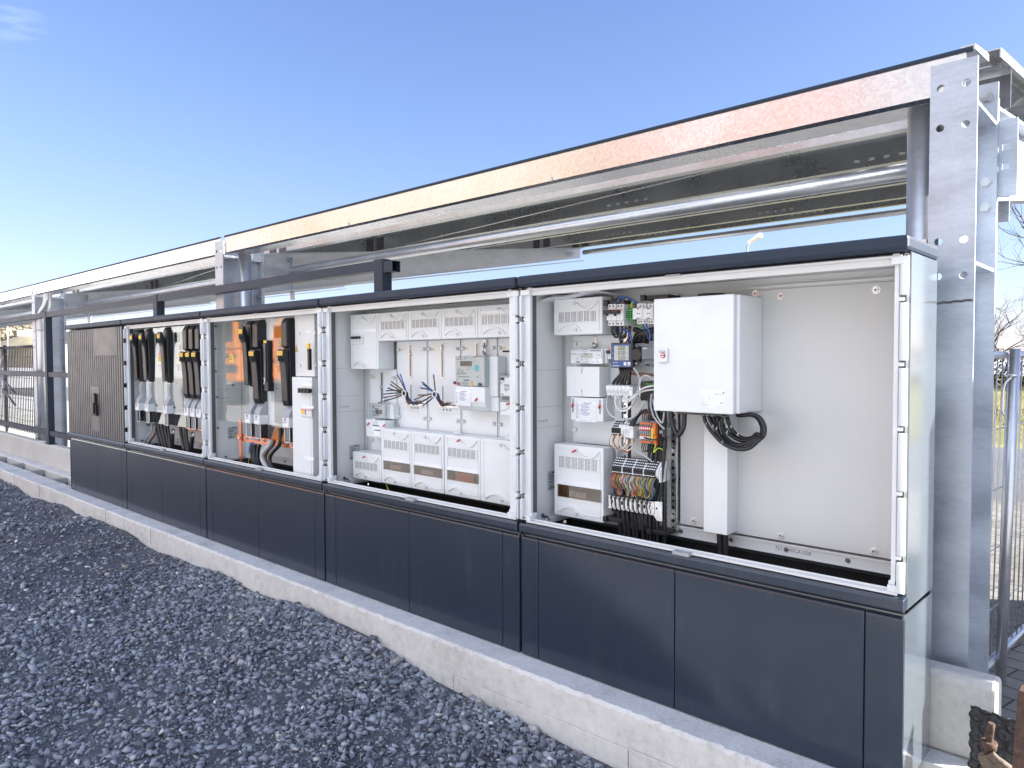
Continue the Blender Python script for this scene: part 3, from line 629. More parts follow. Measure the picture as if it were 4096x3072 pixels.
# bits at the lower right: dimpled membrane, rusty rod with cloth, rusty post
mb = MB(); nx, nz = 84, 150; x0, x1, z0, z1, yy = 7.622, 7.86, -1.2, -.752, .205; vs = []
for j in range(nz+1):
    for i in range(nx+1):
        x = x0+(x1-x0)*i/nx; z = z0+(z1-z0)*j/nz; row = round((z-z0)/.030); cx_ = x0+.016+.044*round((x-x0-.016-(row % 2)*.022)/.044)+(row % 2)*.022
        d_ = math.hypot(x-cx_, z-(z0+row*.030)); bmp_ = .008*max(0, min(1, (.0165-d_)/.005))-.003*max(0, min(1, (.008-d_)/.003))
        vs.append((x+(.003*math.sin(z*90)+.002*math.sin(z*211) if i == 0 else 0), yy-bmp_+.03*(i/nx)**2, z-.03*(i/nx)))
mb.add(vs, [(j*(nx+1)+i, j*(nx+1)+i+1, (j+1)*(nx+1)+i+1, (j+1)*(nx+1)+i) for j in range(nz) for i in range(nx)], 0, True)
ob = mb.build('dimpled_membrane', 'membrane'); tag(ob, 'black dimpled drainage sheet leaning against the end of the concrete wall', 'membrane')
sl_ = ob.modifiers.new('thickness', 'SOLIDIFY'); sl_.thickness = .002
sp = thing('pipe_stopcock', 'small rusty valve spindle wrapped in brown cloth before the black sheet', 'valve', (7.66, .12, -1.15))
q_ = lambda x, y, Y=.12: at('u', x, y, Y)
mb = MB(); mb.tube([q_(665, 1420), q_(690, 1250), q_(720, 1000), q_(745, 860)], .01, 10, 0, [.0095, .0095, .010, .009]); mb.cyl(q_(690, 1310), q_(705, 1180), .020, 14); mb.cyl(q_(690, 1060)+Vector((0, -.012, 0)), q_(690, 1060)+Vector((0, .01, 0)), .009, 10); mb.build('spindle', 'rust', sp)
pts = [q_(640, 1400), q_(700, 1520), q_(820, 1640), q_(1000, 1800)]
mb = MB().tube(spline(pts, 6), .03, 10, 0, [.022+.012*k/18 for k in range(19)]); mb.tube(spline([q_(720, 1400, .10), q_(860, 1540, .10), q_(1050, 1700, .10)], 6), .012, 8); mb.build('cloth_wrap', 'cloth', sp)
mb = MB(); a_, b_ = at('u', 1330, 250, .02), at('u', 1210, 1700, .02)
mb.prism([(a_.x-.012, .0), (a_.x+.03, .0), (a_.x+.03, .05), (a_.x-.012, .05)], 'z', -1.2, a_.z)
# slight lean like the photo
for k, v in enumerate(mb.v): mb.v[k] = (v[0]-(a_.z-v[2])*(a_.x-b_.x)/max(.01, a_.z-b_.z)*.9, v[1], v[2])
tag(mb.build('rusty_post', 'rust', bevel=.003), 'rusty brown steel post cut off by the lower right picture edge', 'post')
# ================================================================== behind the camera: what the glossy faces mirror
ex = thing('excavator', 'orange excavator parked on the sunlit ground facing the cabinets', 'excavator', (-4, -11, -1.32))
for s_ in (-1, 1):
    mb = MB(); mb.prism([(-6.2, -1.3), (-2.2, -1.3), (-1.8, -.95), (-2.2, -.6), (-6.2, -.6), (-6.6, -.95)], 'y', -11+s_*1.0-.28, -11+s_*1.0+.28); mb.build('track', 'tyre', ex)
MB().box(-6.3, -2.2, -12.1, -9.9, -.5, .7).build('body', 'machine', ex, bevel=.08)
MB().box(-6.9, -6.31, -12.0, -10.0, -.5, .6).build('counterweight', 'steeld', ex, bevel=.1)
MB().box(-6.35, -2.15, -9.89, -9.86, -.15, .12).box(-6.35, -2.15, -9.89, -9.86, .38, .5).box(-5.6, -4.2, -9.89, -9.84, -.45, -.2).build('grille', 'steeld', ex)
cb = MB().box(-3.6, -2.1, -10.9, -9.8, .7, 2.0).build('cab', 'machine', ex, bevel=.06); MB().box(-3.45, -2.25, -9.79, -9.77, .95, 1.85).box(-2.09, -2.07, -10.75, -9.95, .95, 1.85).build('window', 'glass', cb)
MB().prism([(-2.6, .4), (.2, 3.6), (.7, 3.7), (3.0, 2.3), (2.9, 1.95), (.6, 3.2), (-1.9, .3)], 'y', -11.5, -11.1).build('boom', 'machine', ex)
MB().prism([(2.6, 2.3), (3.0, 2.5), (2.4, -.3), (2.1, -.2)], 'y', -11.5, -11.1).build('stick', 'machine', ex)
MB().prism([(2.0, -.2), (2.6, -.3), (2.9, -.9), (2.0, -1.2), (1.5, -.8)], 'y', -11.8, -10.8).build('bucket', 'steeld', ex)
ex.location.x = -18.5
for nm_, lab, xa, xb, mt in (('grey_hall', 'grey rendered hall standing opposite the right end of the cabinets', -1, 26, 'halla'), ('red_hall', 'dull red clad hall standing opposite, between grey and tan halls', -12, -1.4, 'hallb'), ('tan_hall', 'long tan rendered hall standing opposite the cabinets across the site', -44, -12.4, 'hallc'), ('orange_hall', 'orange clad hall standing opposite, far left of the tan hall', -57, -44.4, 'halld'), ('white_warehouse', 'long white warehouse standing opposite at the far left end', -150, -57.4, 'bwhite')):
    hb = thing(nm_, lab, 'building', ((xa+xb)/2, -31, -1.32)); MB().box(xa, xb, -36, -26, -1.32, 13).build('wall', mt, hb); MB().box(xa-.1, xb+.1, -36.4, -25.7, 13, 13.4).build('roof', 'grey', hb)
    k = xa+2
    while k < xb-3: MB().box(k, k+2.6, -25.98, -25.93, .6, 2.2).build('window', 'glass', hb); k += 7.6
mb = MB(); xs2 = np.linspace(-16, 14, 60); ys2 = np.linspace(-20, -14, 16)
structure(grid('spoil_heap', xs2, ys2, lambda X, Y: -1.35+2.3*np.clip(1-((Y+17)/2.9)**2, 0, 1)*(.6+.3*np.sin(X*.5)+.12*np.sin(X*1.7+Y))*np.clip(1-((X+1)/15)**2, 0, 1), K['earth']))
# ================================================================== the five cabinets
ZT, ZR = .578, -.412
PSEAM = [[.04, .154, .762, 1.382, 1.494], [.006, .112, .738, 1.40, 1.494], [.006, .093, .743, 1.401, 1.494], [.006, .109, .751, 1.393, 1.494], [.006, .101, .745, 1.386, 1.494]]
CLAB = ['closed anthracite cabinet with a ribbed door, leftmost of the row', 'open anthracite cabinet with six black fuse switches, next to the closed one', 'open anthracite cabinet with fuse switches and a tall grey side panel, middle of the row',
        'open anthracite cabinet full of white meter boxes, left of the largest-looking one', 'open anthracite cabinet with the grey mounting plate and white wall enclosure, rightmost of the row']
CABS = []
def screw(mb, x, y, z, r, d='-y', mi=0, mi2=1):
    if d == '-y':
        mb.cyl((x, y, z), (x, y-.002, z), r, 16, mi); mb.cyl((x, y-.002, z), (x, y-.006, z), r*.55, 12, mi2); mb.cyl((x, y-.006, z), (x, y-.0065, z), r*.25, 6, mi)
    else:
        mb.cyl((x, y, z), (x+.002, y, z), r, 16, mi); mb.cyl((x+.002, y, z), (x+.008, y, z), r*.6, 8, mi2)
for i in range(5):
    X0 = 1.5*i; X1 = X0+1.5
    root = thing('distribution_cabinet', CLAB[i], 'cabinet', (X0+.75, .15, ZB), 'row of electrical distribution cabinets'); CABS.append(root)
    MB().box(X0+.004, X1-.004, -.023, .312, .581, .625).build('cap', 'navyrail', root, bevel=.011)
    mb = MB(); xo0, xo1 = X0+.007, X1-.007
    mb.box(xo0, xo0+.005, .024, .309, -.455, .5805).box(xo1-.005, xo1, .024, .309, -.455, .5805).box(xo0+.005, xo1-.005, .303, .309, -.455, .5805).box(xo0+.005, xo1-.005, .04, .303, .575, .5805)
    mb.build('outer_shell', 'navysheen', root, bevel=.0015)
    mb = MB(); xi0, xi1 = xo0+.0055, xo1-.0055
    mb.box(xi0, xi0+.008, .03, .298, -.435, .574).box(xi1-.008, xi1, .03, .298, -.435, .574).box(xi0+.008, xi1-.008, .288, .298, -.405, .574).box(xi0+.008, xi1-.008, .05, .288, .566, .574)
    mb.box(xi0+.0085, xi0+.035, .10, .285, -.435, -.418)      # foot ledge
    ln = mb.build('inner_liner', 'liner', root)
    # plinth
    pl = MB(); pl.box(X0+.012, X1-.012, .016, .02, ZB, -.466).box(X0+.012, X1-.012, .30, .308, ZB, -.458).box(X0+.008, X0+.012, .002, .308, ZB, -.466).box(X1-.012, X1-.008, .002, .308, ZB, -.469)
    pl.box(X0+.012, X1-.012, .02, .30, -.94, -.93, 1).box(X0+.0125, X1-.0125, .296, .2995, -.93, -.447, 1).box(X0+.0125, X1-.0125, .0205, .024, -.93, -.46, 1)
    pl.build('plinth_frame', ['navysheen', 'void'], root)
    sm = PSEAM[i]
    for k in range(4):
        xa, xb = X0+sm[k]+.0015, X0+sm[k+1]-.0015
        pr = [(.0, ZB+.001), (.0, -.484), (.002, -.477), (.007, -.473), (.0155, -.472), (.0155, ZB+.001)]
        MB().prism(pr, 'x', xa, xb).build('plinth_panel', 'navy', root, bevel=.0025)
    mb = MB().prism([(-.016, -.45), (-.016, -.424), (-.012, -.416), (.03, -.412), (.03, -.452), (-.010, -.455)], 'x', X0+.006, X1-.006); br_ = mb.build('bottom_rail', 'navy', root, bevel=.003)
    if i: MB().box(X0+.03, X1-.03, .004, .030, -.4118, -.404).box(X0+.04, X1-.04, .026, .031, -.404, -.398).build('sill_strip', 'liner', root, bevel=.001)
    if i: MB().box(X0+.745, X0+.81, -.017, .012, -.4155, -.4035).build('latch_plate', 'grey', br_)
    # inner header and rails
    if i:
        mb = MB(); mb.box(X0+.03, X1-.03, .022, .05, .545, .5655).box(X0+.03, X1-.03, .012, .0215, .565, .5725, 1); mb.build('header', ['liner', 'white'], root)
        MB().box(X0+.70, X0+.76, .005, .0115, .570, .5765).build('latch_plate', 'grey', root)
        for z in (.515, -.402):
            mb = MB(); mb.box(X0+.07, X1-.07, .262, .2875, z-.022, z+.022).box(X0+.07, X1-.07, .258, .2615, z+.014, z+.022).box(X0+.07, X1-.07, .258, .2615, z-.022, z-.018); rr = mb.build('mounting_rail', 'liner', root)
            mb = MB()
            for k in range(6): screw(mb, X0+.2+k*.21, .262, z, .009)
            mb.build('screw', ['steel', 'steeld'], rr)
        # hinge posts
        for sg in (0, 1):
            d = 1 if sg == 0 else -1; xs = X0 if sg == 0 else X1          # distances run inwards from the seam
            Q = (.0125, .046, .002, .0185, .027) if sg == 0 else ((.037, .049, .011, .029, .029) if i == 4 else (.037, .074, .011, .037, .029))
            fl0, fl1, st0, st1, tb1 = Q; B_ = lambda m_, a, b, y0, y1, z0, z1, mi=0: m_.box(xs+d*a, xs+d*b, y0, y1, z0, z1, mi)
            mb = MB(); B_(mb, .0074, fl1-.001, .031, .058, -.405, .5795, 2)
            B_(mb, fl0, fl1, .016, .0308, -.405, .548, 1)
            z = .545; seg = [.088, .166, .166, .166, .166, .088] if i == 4 else [.08, .150, .150, .150, .150, .08]; gap = (.545+.402-sum(seg))/5
            for k, h in enumerate(seg):
                B_(mb, st0, min(st1, fl0-.0003) if sg == 0 else st1, -.003, .0306 if sg == 0 else .0155, z-h, z, 1)
                mb.tube([(xs+d*(st0+st1)/2, -.002, z-h+.001), (xs+d*(st0+st1)/2, -.002, z-.001)], (st1-st0)*.36, 10, 1)
                z -= h
                if k < 5:
                    if sg == 1: B_(mb, tb1-.006, fl0-.0003, .012, .0308, z-gap*.74, z-gap*.26, 1); B_(mb, tb1+.004, fl0-.0004, .027, .0306, z-gap, z, 0)
                    else: B_(mb, .0095, fl0-.0003, .012, .0308, z-gap*.74, z-gap*.26, 1)
                z -= gap
            for za, zb_ in ((.546, .568), (-.4035, -.384)):
                B_(mb, st0-.0008, fl1+.006, .004, .0155, za, zb_ if sg else zb_, 1); B_(mb, fl1-.012, fl1+.006, .0157, .05, za+.0005, zb_+.010, 1)
            po = mb.build('hinge_post', ['grey', 'white', 'postgrey'], root, bevel=.0008)
            for zz in (.573, -.394):
                m2 = MB(); screw(m2, xs+d*.022, .0305 if zz > 0 else .0035, zz, .006); m2.build('screw', ['steel', 'steeld'], po)
        # rating plate on the left inner wall
        Y0, z0 = .155, (-.30 if i > 2 else -.285); x = xi0+.0085
        mb = MB().box(x, x+.0006, Y0, Y0+.075, z0, z0+.085); x += .0008
        for k, (a, b_, t) in enumerate([(.008, .028, .070), (.008, .045, .060), (.008, .040, .049), (.008, .034, .035), (.045, .068, .035), (.008, .05, .010), (.008, .03, .004)]): mb.box(x, x+.0002, Y0+a, Y0+b_, z0+t, z0+t+.003, 1)
        for k in range(14): mb.box(x, x+.0002, Y0+.030+k*.0026, Y0+.0312+k*.0026+.0004*(k % 3), z0+.074, z0+.081, 1)
        mb.prism([(Y0+.052+.006*math.cos(w_*.6283), z0+.020+.007*math.sin(w_*.6283)) for w_ in range(10)], 'x', x, x+.0002, 2)
        put(mb, 'CE', x+.0002, Y0+.008, z0+.015, .009, 1, '+x', .013); put(mb, 'E', x+.0002, Y0+.063, z0+.016, .012, 1, '+x', .008)
        mb.box(x, x+.0002, Y0+.024, Y0+.030, z0+.014, z0+.0155, 1).box(x, x+.0002, Y0+.024, Y0+.030, z0+.0225, z0+.024, 1).box(x, x+.0002, Y0+.024, Y0+.0255, z0+.0155, z0+.0225, 1).box(x, x+.0002, Y0+.0285, Y0+.030, z0+.0155, z0+.0225, 1)
        mb.build('rating_plate', ['sticker', 'ink', 'wgreen'], root)
        mb = MB()
        for (yy, zz) in ((.08, .52), (.075, .36), (.075, .20), (.08, .02), (.085, -.20), (.2, .1)) if i == 2 else ((.12, -.402),): screw(mb, xi0+.008, yy, zz, .010, '+x')
        mb.cyl((xi0+.024, .13, -.418), (xi0+.024, .13, -.413), .016, 14).cyl((xi0+.024, .13, -.413), (xi0+.024, .13, -.404), .009, 6, 1)
        mb.build('screw', ['steel', 'steeld'], root)
        # faint mould lines and stamped numbers on the liner
        mb = MB()
        for zz in (.23, -.02, .07): mb.box(xi0+.008, xi0+.0084, .07, .26, zz, zz+.0015)
        mb.box(xi0+.008, xi0+.0105, .262, .266, -.30, .45)
        put(mb, '375 1002 1088', xi0+.0087, .095, .005, .010, 1, '+x', .06); mb.build('wall_marks', ['grey', 'inkg'], ln)
        mb = MB(); put(mb, {1: '7350112', 2: '375 10021', 3: '11 02', 4: '110 0020 024'}[i], X0+(.10 if i == 4 else .8), .2615, .507, .013, 0); mb.build('stamped_number', 'inkg', rr); mb = MB(); put(mb, '757 1590CA1028', X0+(1.0 if i == 4 else .9), .2615, -.408, .013, 0); mb.build('stamped_number', 'inkg', rr)
# door of the closed cabinet
X0 = 0; root = CABS[0]
mb = MB(); xa, xb, z0, z1 = .020, 1.488, -.418, .5725
mb.box(xa, xb, .004, .014, z0, z1, 0)
pit = .0525; k = 0; x = xa+.006
while x+.03 < xb:
    w = min(pit-.016, xb-.004-x); lab = (.80 < x+.02 < 1.36)
    segs = [(z0+.004, z1-.004)]
    mb.box(x, x+w, -.010, .0038, z0+.004, z1-.004, 1)
    x += pit; k += 1
mb.box(.805, 1.345, -.0108, -.0043, .325, .568, 1).box(.70, .905, -.0107, -.0043, -.02, .045, 1).box(.70, .905, -.0107, -.0043, -.36, -.225, 1)
d_ = mb.build('door', ['groove', 'door'], root, bevel=.0015)
mb = MB(); mb.prism([(.775, -.215), (.875, -.215), (.875, -.12), (.85, -.115), (.845, -.03), (.83, -.012), (.815, -.03), (.80, -.115), (.775, -.12)], 'y', -.034, -.0108); mb.box(.80, .85, -.046, -.0342, -.20, -.10); mb.build('handle', 'black', d_, bevel=.004)
mb = MB()
for zc in (.42, .20, -.02, -.24): mb.box(1.4905, 1.512, -.006, .012, zc, zc+.075)
mb.build('hinge', 'black', d_, bevel=.002)
# ================================================================== fuse switches
FSW = []
def fuse_switch(xc, zlab, state, label, ztop=.535, body_bot=.105, wid=.08, yb=.102):
    """strip-type fuse switch; state 'raised' = handle tilted out with its label near the top"""
    r = thing('fuse_switch', label, 'fuse switch', (xc, .08, body_bot-.2), 'black strip fuse switches'); h = wid/2
    if state == 'raised':
        MB().prism([(yb, ztop+.006), (.065, ztop+.0), (.050, ztop-.025), (.055, .30), (.060, body_bot+.03), (.075, body_bot), (yb, body_bot-.005)], 'x', xc-h+.012, xc+h-.002).build('body', 'black', r, bevel=.004)
        prof = [(.046, body_bot+.01), (.020, .30), (.002, zlab+.03), (-.004, zlab+.032), (-.008, zlab-.012), (.0, zlab-.055), (.020, .30), (.028, body_bot+.11), (.036, body_bot+.02)]
        hd = MB().prism([(.05, body_bot+.008), (.048, zlab-.045), (.030, zlab+.030), (.010, zlab+.032), (.008, zlab-.03), (.026, zlab-.075), (.034, .30), (.038, body_bot+.05), (.042, body_bot+.012)], 'x', xc-h, xc+h-.022).build('handle', 'black', r, bevel=.003)
        yl = .0075; gx0, gx1 = xc-h+.004, xc+h-.026
    else:
        MB().prism([(yb, ztop+.006), (.055, ztop), (.036, ztop-.03), (.036, zlab+.04), (.055, zlab+.03), (.06, .02), (.07, -.0), (yb, -.01)], 'x', xc-h+.008, xc+h-.008).build('body', 'black', r, bevel=.004)
        hd = MB().prism([(.052, zlab+.020), (.018, zlab+.024), (.014, zlab-.018), (.026, zlab-.06), (.034, .18), (.040, .03), (.052, -.005), (.06, .0), (.060, .05), (.054, .2)], 'x', xc-h, xc+h-.012).build('handle', 'black', r, bevel=.003)
        yl = .0135; gx0, gx1 = xc-h+.004, xc+h-.016
    z = zlab
    mb = MB().box(gx0, gx1, yl-.0022, yl-.0002, z-.014, z+.012, 0); put(mb, 'MÜLLER', gx0+.012, yl-.0024, z-.005, .008, 1, '-y', (gx1-gx0)*.55); mb.build('label', ['yellow', 'ink'], hd)
    mb = MB()
    for k in range(3): xx = gx0+(gx1-gx0)*(.08+.31*k); mb.prism([(xx, z-.05), (xx+.011, z-.05), (xx+.009, z-.022), (xx-.002, z-.022)], 'y', yl-.001, yl+.006)
    mb.build('grip_slot', 'void', hd)
    mb = MB().box(xc-h, xc-h+.03, .033, .040, .235, .240).box(xc-h-.004, xc-h+.0, .045, .06, .19, .215)
    mb.build('trim', 'darkgrey', r)
    zb = body_bot-.01 if state == 'raised' else -.012
    if state == 'raised': MB().box(xc-h+.02, xc+h-.006, .07, .10, .0, zb).box(xc-h+.028, xc+h-.014, .066, .0698, .015, zb-.02).build('blade_chamber', ['grey', ], r)
    mb = MB().prism([(.10, -.03), (.10, .012), (.085, .010), (.05, -.045), (.045, -.055), (.045, -.075), (.10, -.075)], 'x', xc-h+.004, xc+h-.004); mb.cyl((xc, .076, -.028), (xc, .0745, -.0285), .005, 10, 1); mb.build('lower_bracket', ['grey', 'void'], r, bevel=.002)
    mb = MB().box(xc-h+.004, xc+h-.002, .040, .10, -.135, -.0755); mb.box(xc-h+.010, xc+h-.010, .0385, .0398, -.128, -.098, 1); cvr = mb.build('terminal_cover', ['white', 'paper'], r, bevel=.002)
    mb = MB().box(xc-h+.012, xc+h-.018, .0380, .0384, -.103, -.100, 0).box(xc-h+.014, xc+h-.03, .0380, .0384, -.108, -.106, 0).box(xc-.012, xc+.004, .0385, .0396, -.094, -.078, 0); mb.build('lettering', 'inkg', cvr)
    mb = MB().box(xc-h+.008, xc+h-.006, .052, .0545, -.225, -.136).box(xc-h+.008, xc-h+.011, .052, .098, -.225, -.136).box(xc+h-.009, xc+h-.006, .052, .098, -.225, -.136); mb.build('shroud', 'smoke', r)
    mb = MB()
    for a in (xc-h+.008, xc+h-.012): mb.box(a, a+.004, .0495, .0518, -.225, -.14)
    mb.box(xc-h+.008, xc+h-.008, .0495, .0518, -.229, -.225).box(xc-h+.013, xc+h-.013, .057, .06, -.21, -.145, 1); mb.build('shroud_rim', ['white', 'paper'], r)
    FSW.append(r); return r
nm = 'black fuse switch, %s'
fuse_switch(1.645, .470, 'raised', nm % 'handle tilted out, leftmost in the cabinet beside the ribbed door')
fuse_switch(1.845, .470, 'raised', nm % 'handle tilted out, standing second from left just before the first mirror panel')
fuse_switch(2.213, .470, 'raised', nm % 'handle tilted out, alone between the two mirror panels')
fuse_switch(2.600, .322, 'closed', nm % 'closed with label at mid height, left one of the tight trio')
fuse_switch(2.704, .322, 'closed', nm % 'closed with label at mid height, middle one of the tight trio')
fuse_switch(2.810, .322, 'closed', nm % 'closed, right one of the tight trio beside the hinge post')
fuse_switch(3.540, .468, 'raised', nm % 'handle tilted out at the right edge of the large clear panel')
fuse_switch(3.662, .322, 'closed', nm % 'closed, directly right of the tilted one in the middle cabinet')
fuse_switch(4.020, .322, 'closed', nm % 'closed, alone beside the tall grey panel')
sl_ = thing('slim_fuse_switch', 'slim black switch with small yellow label and red tag, between fuse switches', 'fuse switch', (3.765, .09, .08))
MB().box(3.738, 3.785, .055, .10, .08, .405).build('body', 'black', sl_, bevel=.003); mb = MB().box(3.742, 3.776, .0535, .0548, .388, .405); mb.build('label', 'yellow', sl_)
mb = MB().box(3.748, 3.772, .048, .0545, .14, .37).box(3.745, 3.775, .046, .0545, .36, .385); mb.build('handle', 'darkgrey', sl_, bevel=.002); MB().tube([(3.765, .046, .165), (3.775, .04, .15), (3.770, .038, .125)], .004, 6).box(3.748, 3.762, .042, .0478, .158, .166, 1).build('red_tag', ['white', 'red'], sl_)
# busbar covers (white panels the strips sit on)
for (xa, xb, zb_, zt_, lab) in ((1.555, 2.93, -.14, .545, 'white busbar cover panel behind the six fuse switches'), (3.50, 4.10, -.14, .55, 'white busbar cover panel behind the fuse switches in the middle cabinet')):
    r = thing('busbar_cover', lab, 'cover panel', ((xa+xb)/2, .115, zb_), 'white busbar cover panels')
    MB().box(xa, xb, .103, .115, zb_, zt_).build('panel', 'offw', r, bevel=.002)
    mb = MB(); x = xa+.05
    while x < xb-.1: mb.box(x, x+.095, .095, .1025, zt_-.025, zt_-.004).box(x+.1, x+.104, .09, .1025, zt_-.02, zt_+.004); x += .1
    mb.build('top_clip', 'white', r)
    mb = MB(); mb.prism([(.10, zb_-.001), (.085, zb_-.09), (.088, zb_-.09), (.103, zb_-.001)], 'x', xa+.14, xb-.02); mb.build('cable_shroud', 'smoke', r)
def warning(mb, x, z, y, w=.030, h=.036):
    mb.prism([(x, z), (x+w, z), (x+w/2, z+h)], 'y', y-.0004, y, 1)
    mb.prism([(x+w*.12, z+h*.07), (x+w*.88, z+h*.07), (x+w/2, z+h*.86)], 'y', y-.0008, y-.00045, 0)
    mb.prism([(x+w*.50, z+h*.62), (x+w*.42, z+h*.36), (x+w*.52, z+h*.36), (x+w*.46, z+h*.14), (x+w*.6, z+h*.42), (x+w*.50, z+h*.42), (x+w*.57, z+h*.62)], 'y', y-.0012, y-.00085, 1)
def acrylic(xa, xb, za, zb, y, lab, wx, cutouts=False, mat='mirrorc'):
    r = thing('acrylic_shield', lab, 'clear panel', ((xa+xb)/2, y, za), 'clear acrylic cover panels')
    MB().box(xa, xb, y-.0015, y+.0015, za, zb).build('sheet', mat, r)
    mb = MB(); warning(mb, wx, .365, y-.0017); mb.build('warning_triangle', ['yellow', 'ink'], r)
    mb = MB(); mb.box(wx-.012, wx+.046, y-.0021, y-.0017, .265, .320, 0).box(wx-.012, wx+.046, y-.0026, y-.0021, .3205, .338, 1); put(mb, 'ACHTUNG', wx-.004, y-.0028, .325, .008, 3, '-y', .042)
    for k in range(3): mb.box(wx-.008, wx+.038-.006*k, y-.0024, y-.0021, .306-.013*k, .311-.013*k, 2)
    mb.build('warning_label', ['yellow', 'red', 'ink', 'inkw'], r)
    return r
acrylic(1.925, 2.165, -.135, .542, .075, 'glossy clear panel left of the lone fuse switch, with yellow warning labels', 2.045)
acrylic(2.285, 2.555, -.138, .548, .075, 'glossy clear panel left of the tight trio of switches, with warning labels', 2.425)
acrylic(3.045, 3.500, -.142, .540, .075, 'large clear panel at the left of the middle cabinet, with warning labels', 3.245)
acrylic(3.790, 3.985, -.145, .545, .075, 'narrow glossy clear panel left of the switch beside the tall grey panel', 3.89)
# grey backing strips behind the mirror panels
for (xa, xb, lab) in ((1.93, 2.05, 'grey slotted steel strip behind the first glossy panel'), (2.29, 2.42, 'grey slotted steel strip behind the second glossy panel'), (3.80, 3.97, 'grey slotted steel backing plate behind the narrow glossy panel')):
    mb = MB().box(xa, xb, .090, .1025, -.12, .50); r = thing('backing_plate', lab, 'backing plate', ((xa+xb)/2, .096, -.12), 'grey backing plates'); mb.build('plate', 'grey', r)
    mb = MB()
    for k in range(4): mb.box(xa+.05+k*.016, xa+.055+k*.016, .0885, .0898, .20, .25)
    for zz in (.30, .24, .1): mb.cyl((xa+.035, .0898, zz), (xa+.035, .0885, zz), .005, 10)
    mb.box(xa+.03, xb-.02, .080, .0884, .42, .49); mb.build('slot', 'void', r)
# ---- copper bars
cu = thing('copper_busbar', 'orange copper bar running flat across the middle cabinet under the shrouds', 'busbar', (3.6, .13, -.28), 'copper busbars')
MB().box(3.20, 4.09, .125, .135, -.278, -.232).build('bar', 'copper', cu, bevel=.001)
for x in (3.36, 3.44, 3.48, 3.52, 3.60, 3.72, 3.84, 3.955, 4.015, 4.06): MB().cyl((x, .125, -.252), (x, .118, -.252), .011, 6).cyl((x, .118, -.252), (x, .108, -.252), .0055, 8).build('bolt', 'steel', cu)
cu = thing('copper_busbar', 'upright copper bar standing in the middle cabinet below the clear panel', 'busbar', (3.29, .12, -.6), 'copper busbars')
MB().box(3.275, 3.305, .112, .120, -.6, -.12).build('bar', 'copper', cu, bevel=.001); MB().cyl((3.29, .112, -.255), (3.29, .100, -.255), .012, 6).build('bolt', 'steel', cu)
cu = thing('copper_busbar', 'short copper bar ending behind the right-hand cables of the six-switch cabinet', 'busbar', (2.6, .16, -.27), 'copper busbars')
MB().box(2.30, 2.86, .155, .165, -.262, -.205).build('bar', 'copper', cu, bevel=.001)
for x in (2.36, 2.42, 2.72, 2.80, 2.85): MB().cyl((x, .155, -.233), (x, .142, -.233), .013, 6).build('bolt', 'steel', cu)
# ---- cables in the two fuse cabinets
def cable(pts, r, mat, label, cat='cable', group=None, name='cable', n=7, seg=9):
    o = MB().tube(spline(pts, n), r, seg).build(name, mat); return tag(o, label, cat, group)
ordn = ['first', 'second', 'third', 'fourth', 'fifth', 'sixth', 'seventh', 'eighth', 'ninth', 'tenth', 'eleventh', 'twelfth']
kk = lambda x, y, Y: at('k', x, y, Y)
g2 = 'cables below the six fuse switches'
for (pts, r, mt, lb) in [
    ([(715, 640), (700, 840), (590, 1010), (530, 1150), (525, 1260)], .0085, 'greycable', 'thin grey cable curving down, first from left under the six switches'),
    ([(835, 640), (805, 900), (690, 1080), (620, 1200), (600, 1270)], .010, 'browncable', 'brown cable curving down beside the thin grey one'),
    ([(860, 660), (850, 850), (900, 1040), (935, 1180), (940, 1330)], .016, 'cable', 'leftmost thick black cable under the six switches'),
    ([(900, 660), (930, 850), (985, 1040), (1020, 1200), (1040, 1340)], .016, 'cable', 'thick black cable, second of the left-hand bundle'),
    ([(985, 660), (1005, 800), (1050, 1000), (1090, 1180), (1100, 1340)], .016, 'cable', 'thick black cable with white digit 1, centre of the left-hand bundle'),
    ([(1080, 660), (1090, 800), (1130, 1000), (1180, 1200), (1195, 1360)], .015, 'cable', 'thick black cable at the right of the left-hand bundle'),
    ([(1150, 660), (1170, 820), (1190, 1000), (1215, 1200), (1225, 1360)], .012, 'cable', 'slim black cable touching the lone lug cable'),
    ([(1490, 720), (1500, 880), (1540, 1080), (1570, 1240), (1580, 1400)], .016, 'cable', 'thick black cable marked 2, left one of the middle three'),
    ([(1600, 720), (1600, 880), (1610, 1080), (1640, 1240), (1660, 1400)], .013, 'cable', 'thick black cable between two others, middle one of the middle three'),
    ([(1650, 720), (1645, 880), (1665, 1080), (1695, 1240), (1705, 1420)], .013, 'cable', 'thick black cable marked 2, right one of the middle three')]:
    Y = .10 if r > .009 else .13
    cable([kk(x, y, Y) for x, y in pts], r*.85, mt, lb, group=g2)
for (xs, lb) in (([(1270, 920), (1262, 1060), (1265, 1250), (1270, 1380)], 'black sleeved cable with a steel lug on the copper bar, centre of the six-switch cabinet'), ([(1800, 1000), (1790, 1120), (1775, 1280), (1765, 1420)], 'black sleeved cable with a steel lug, right end of the six-switch cabinet')):
    r = thing('lug_cable', lb, 'cable', tuple(kk(*xs[-1], .12)), 'sleeved earth cables'); MB().tube(spline([kk(x, y, .12) for x, y in xs], 6), .017, 10).build('sleeve', 'cable', r)
    x, y = xs[0]; MB().tube(spline([kk(x, y-5, .12), kk(x+35, y-40, .12), kk(x+50, y-100, .125), kk(x+20, y-140, .13), kk(x-20, y-110, .13)], 5), .006, 8).build('lug', 'steel', r)
mb = MB()
for (s_, x, y) in (('1', 1085, 1260), ('1', 1178, 1280), ('2', 1540, 1290), ('2', 1660, 1330)):
    p = kk(x, y, .078); put(mb, s_, p.x, p.y, p.z, .014, 0, '-y', rot=-.2)
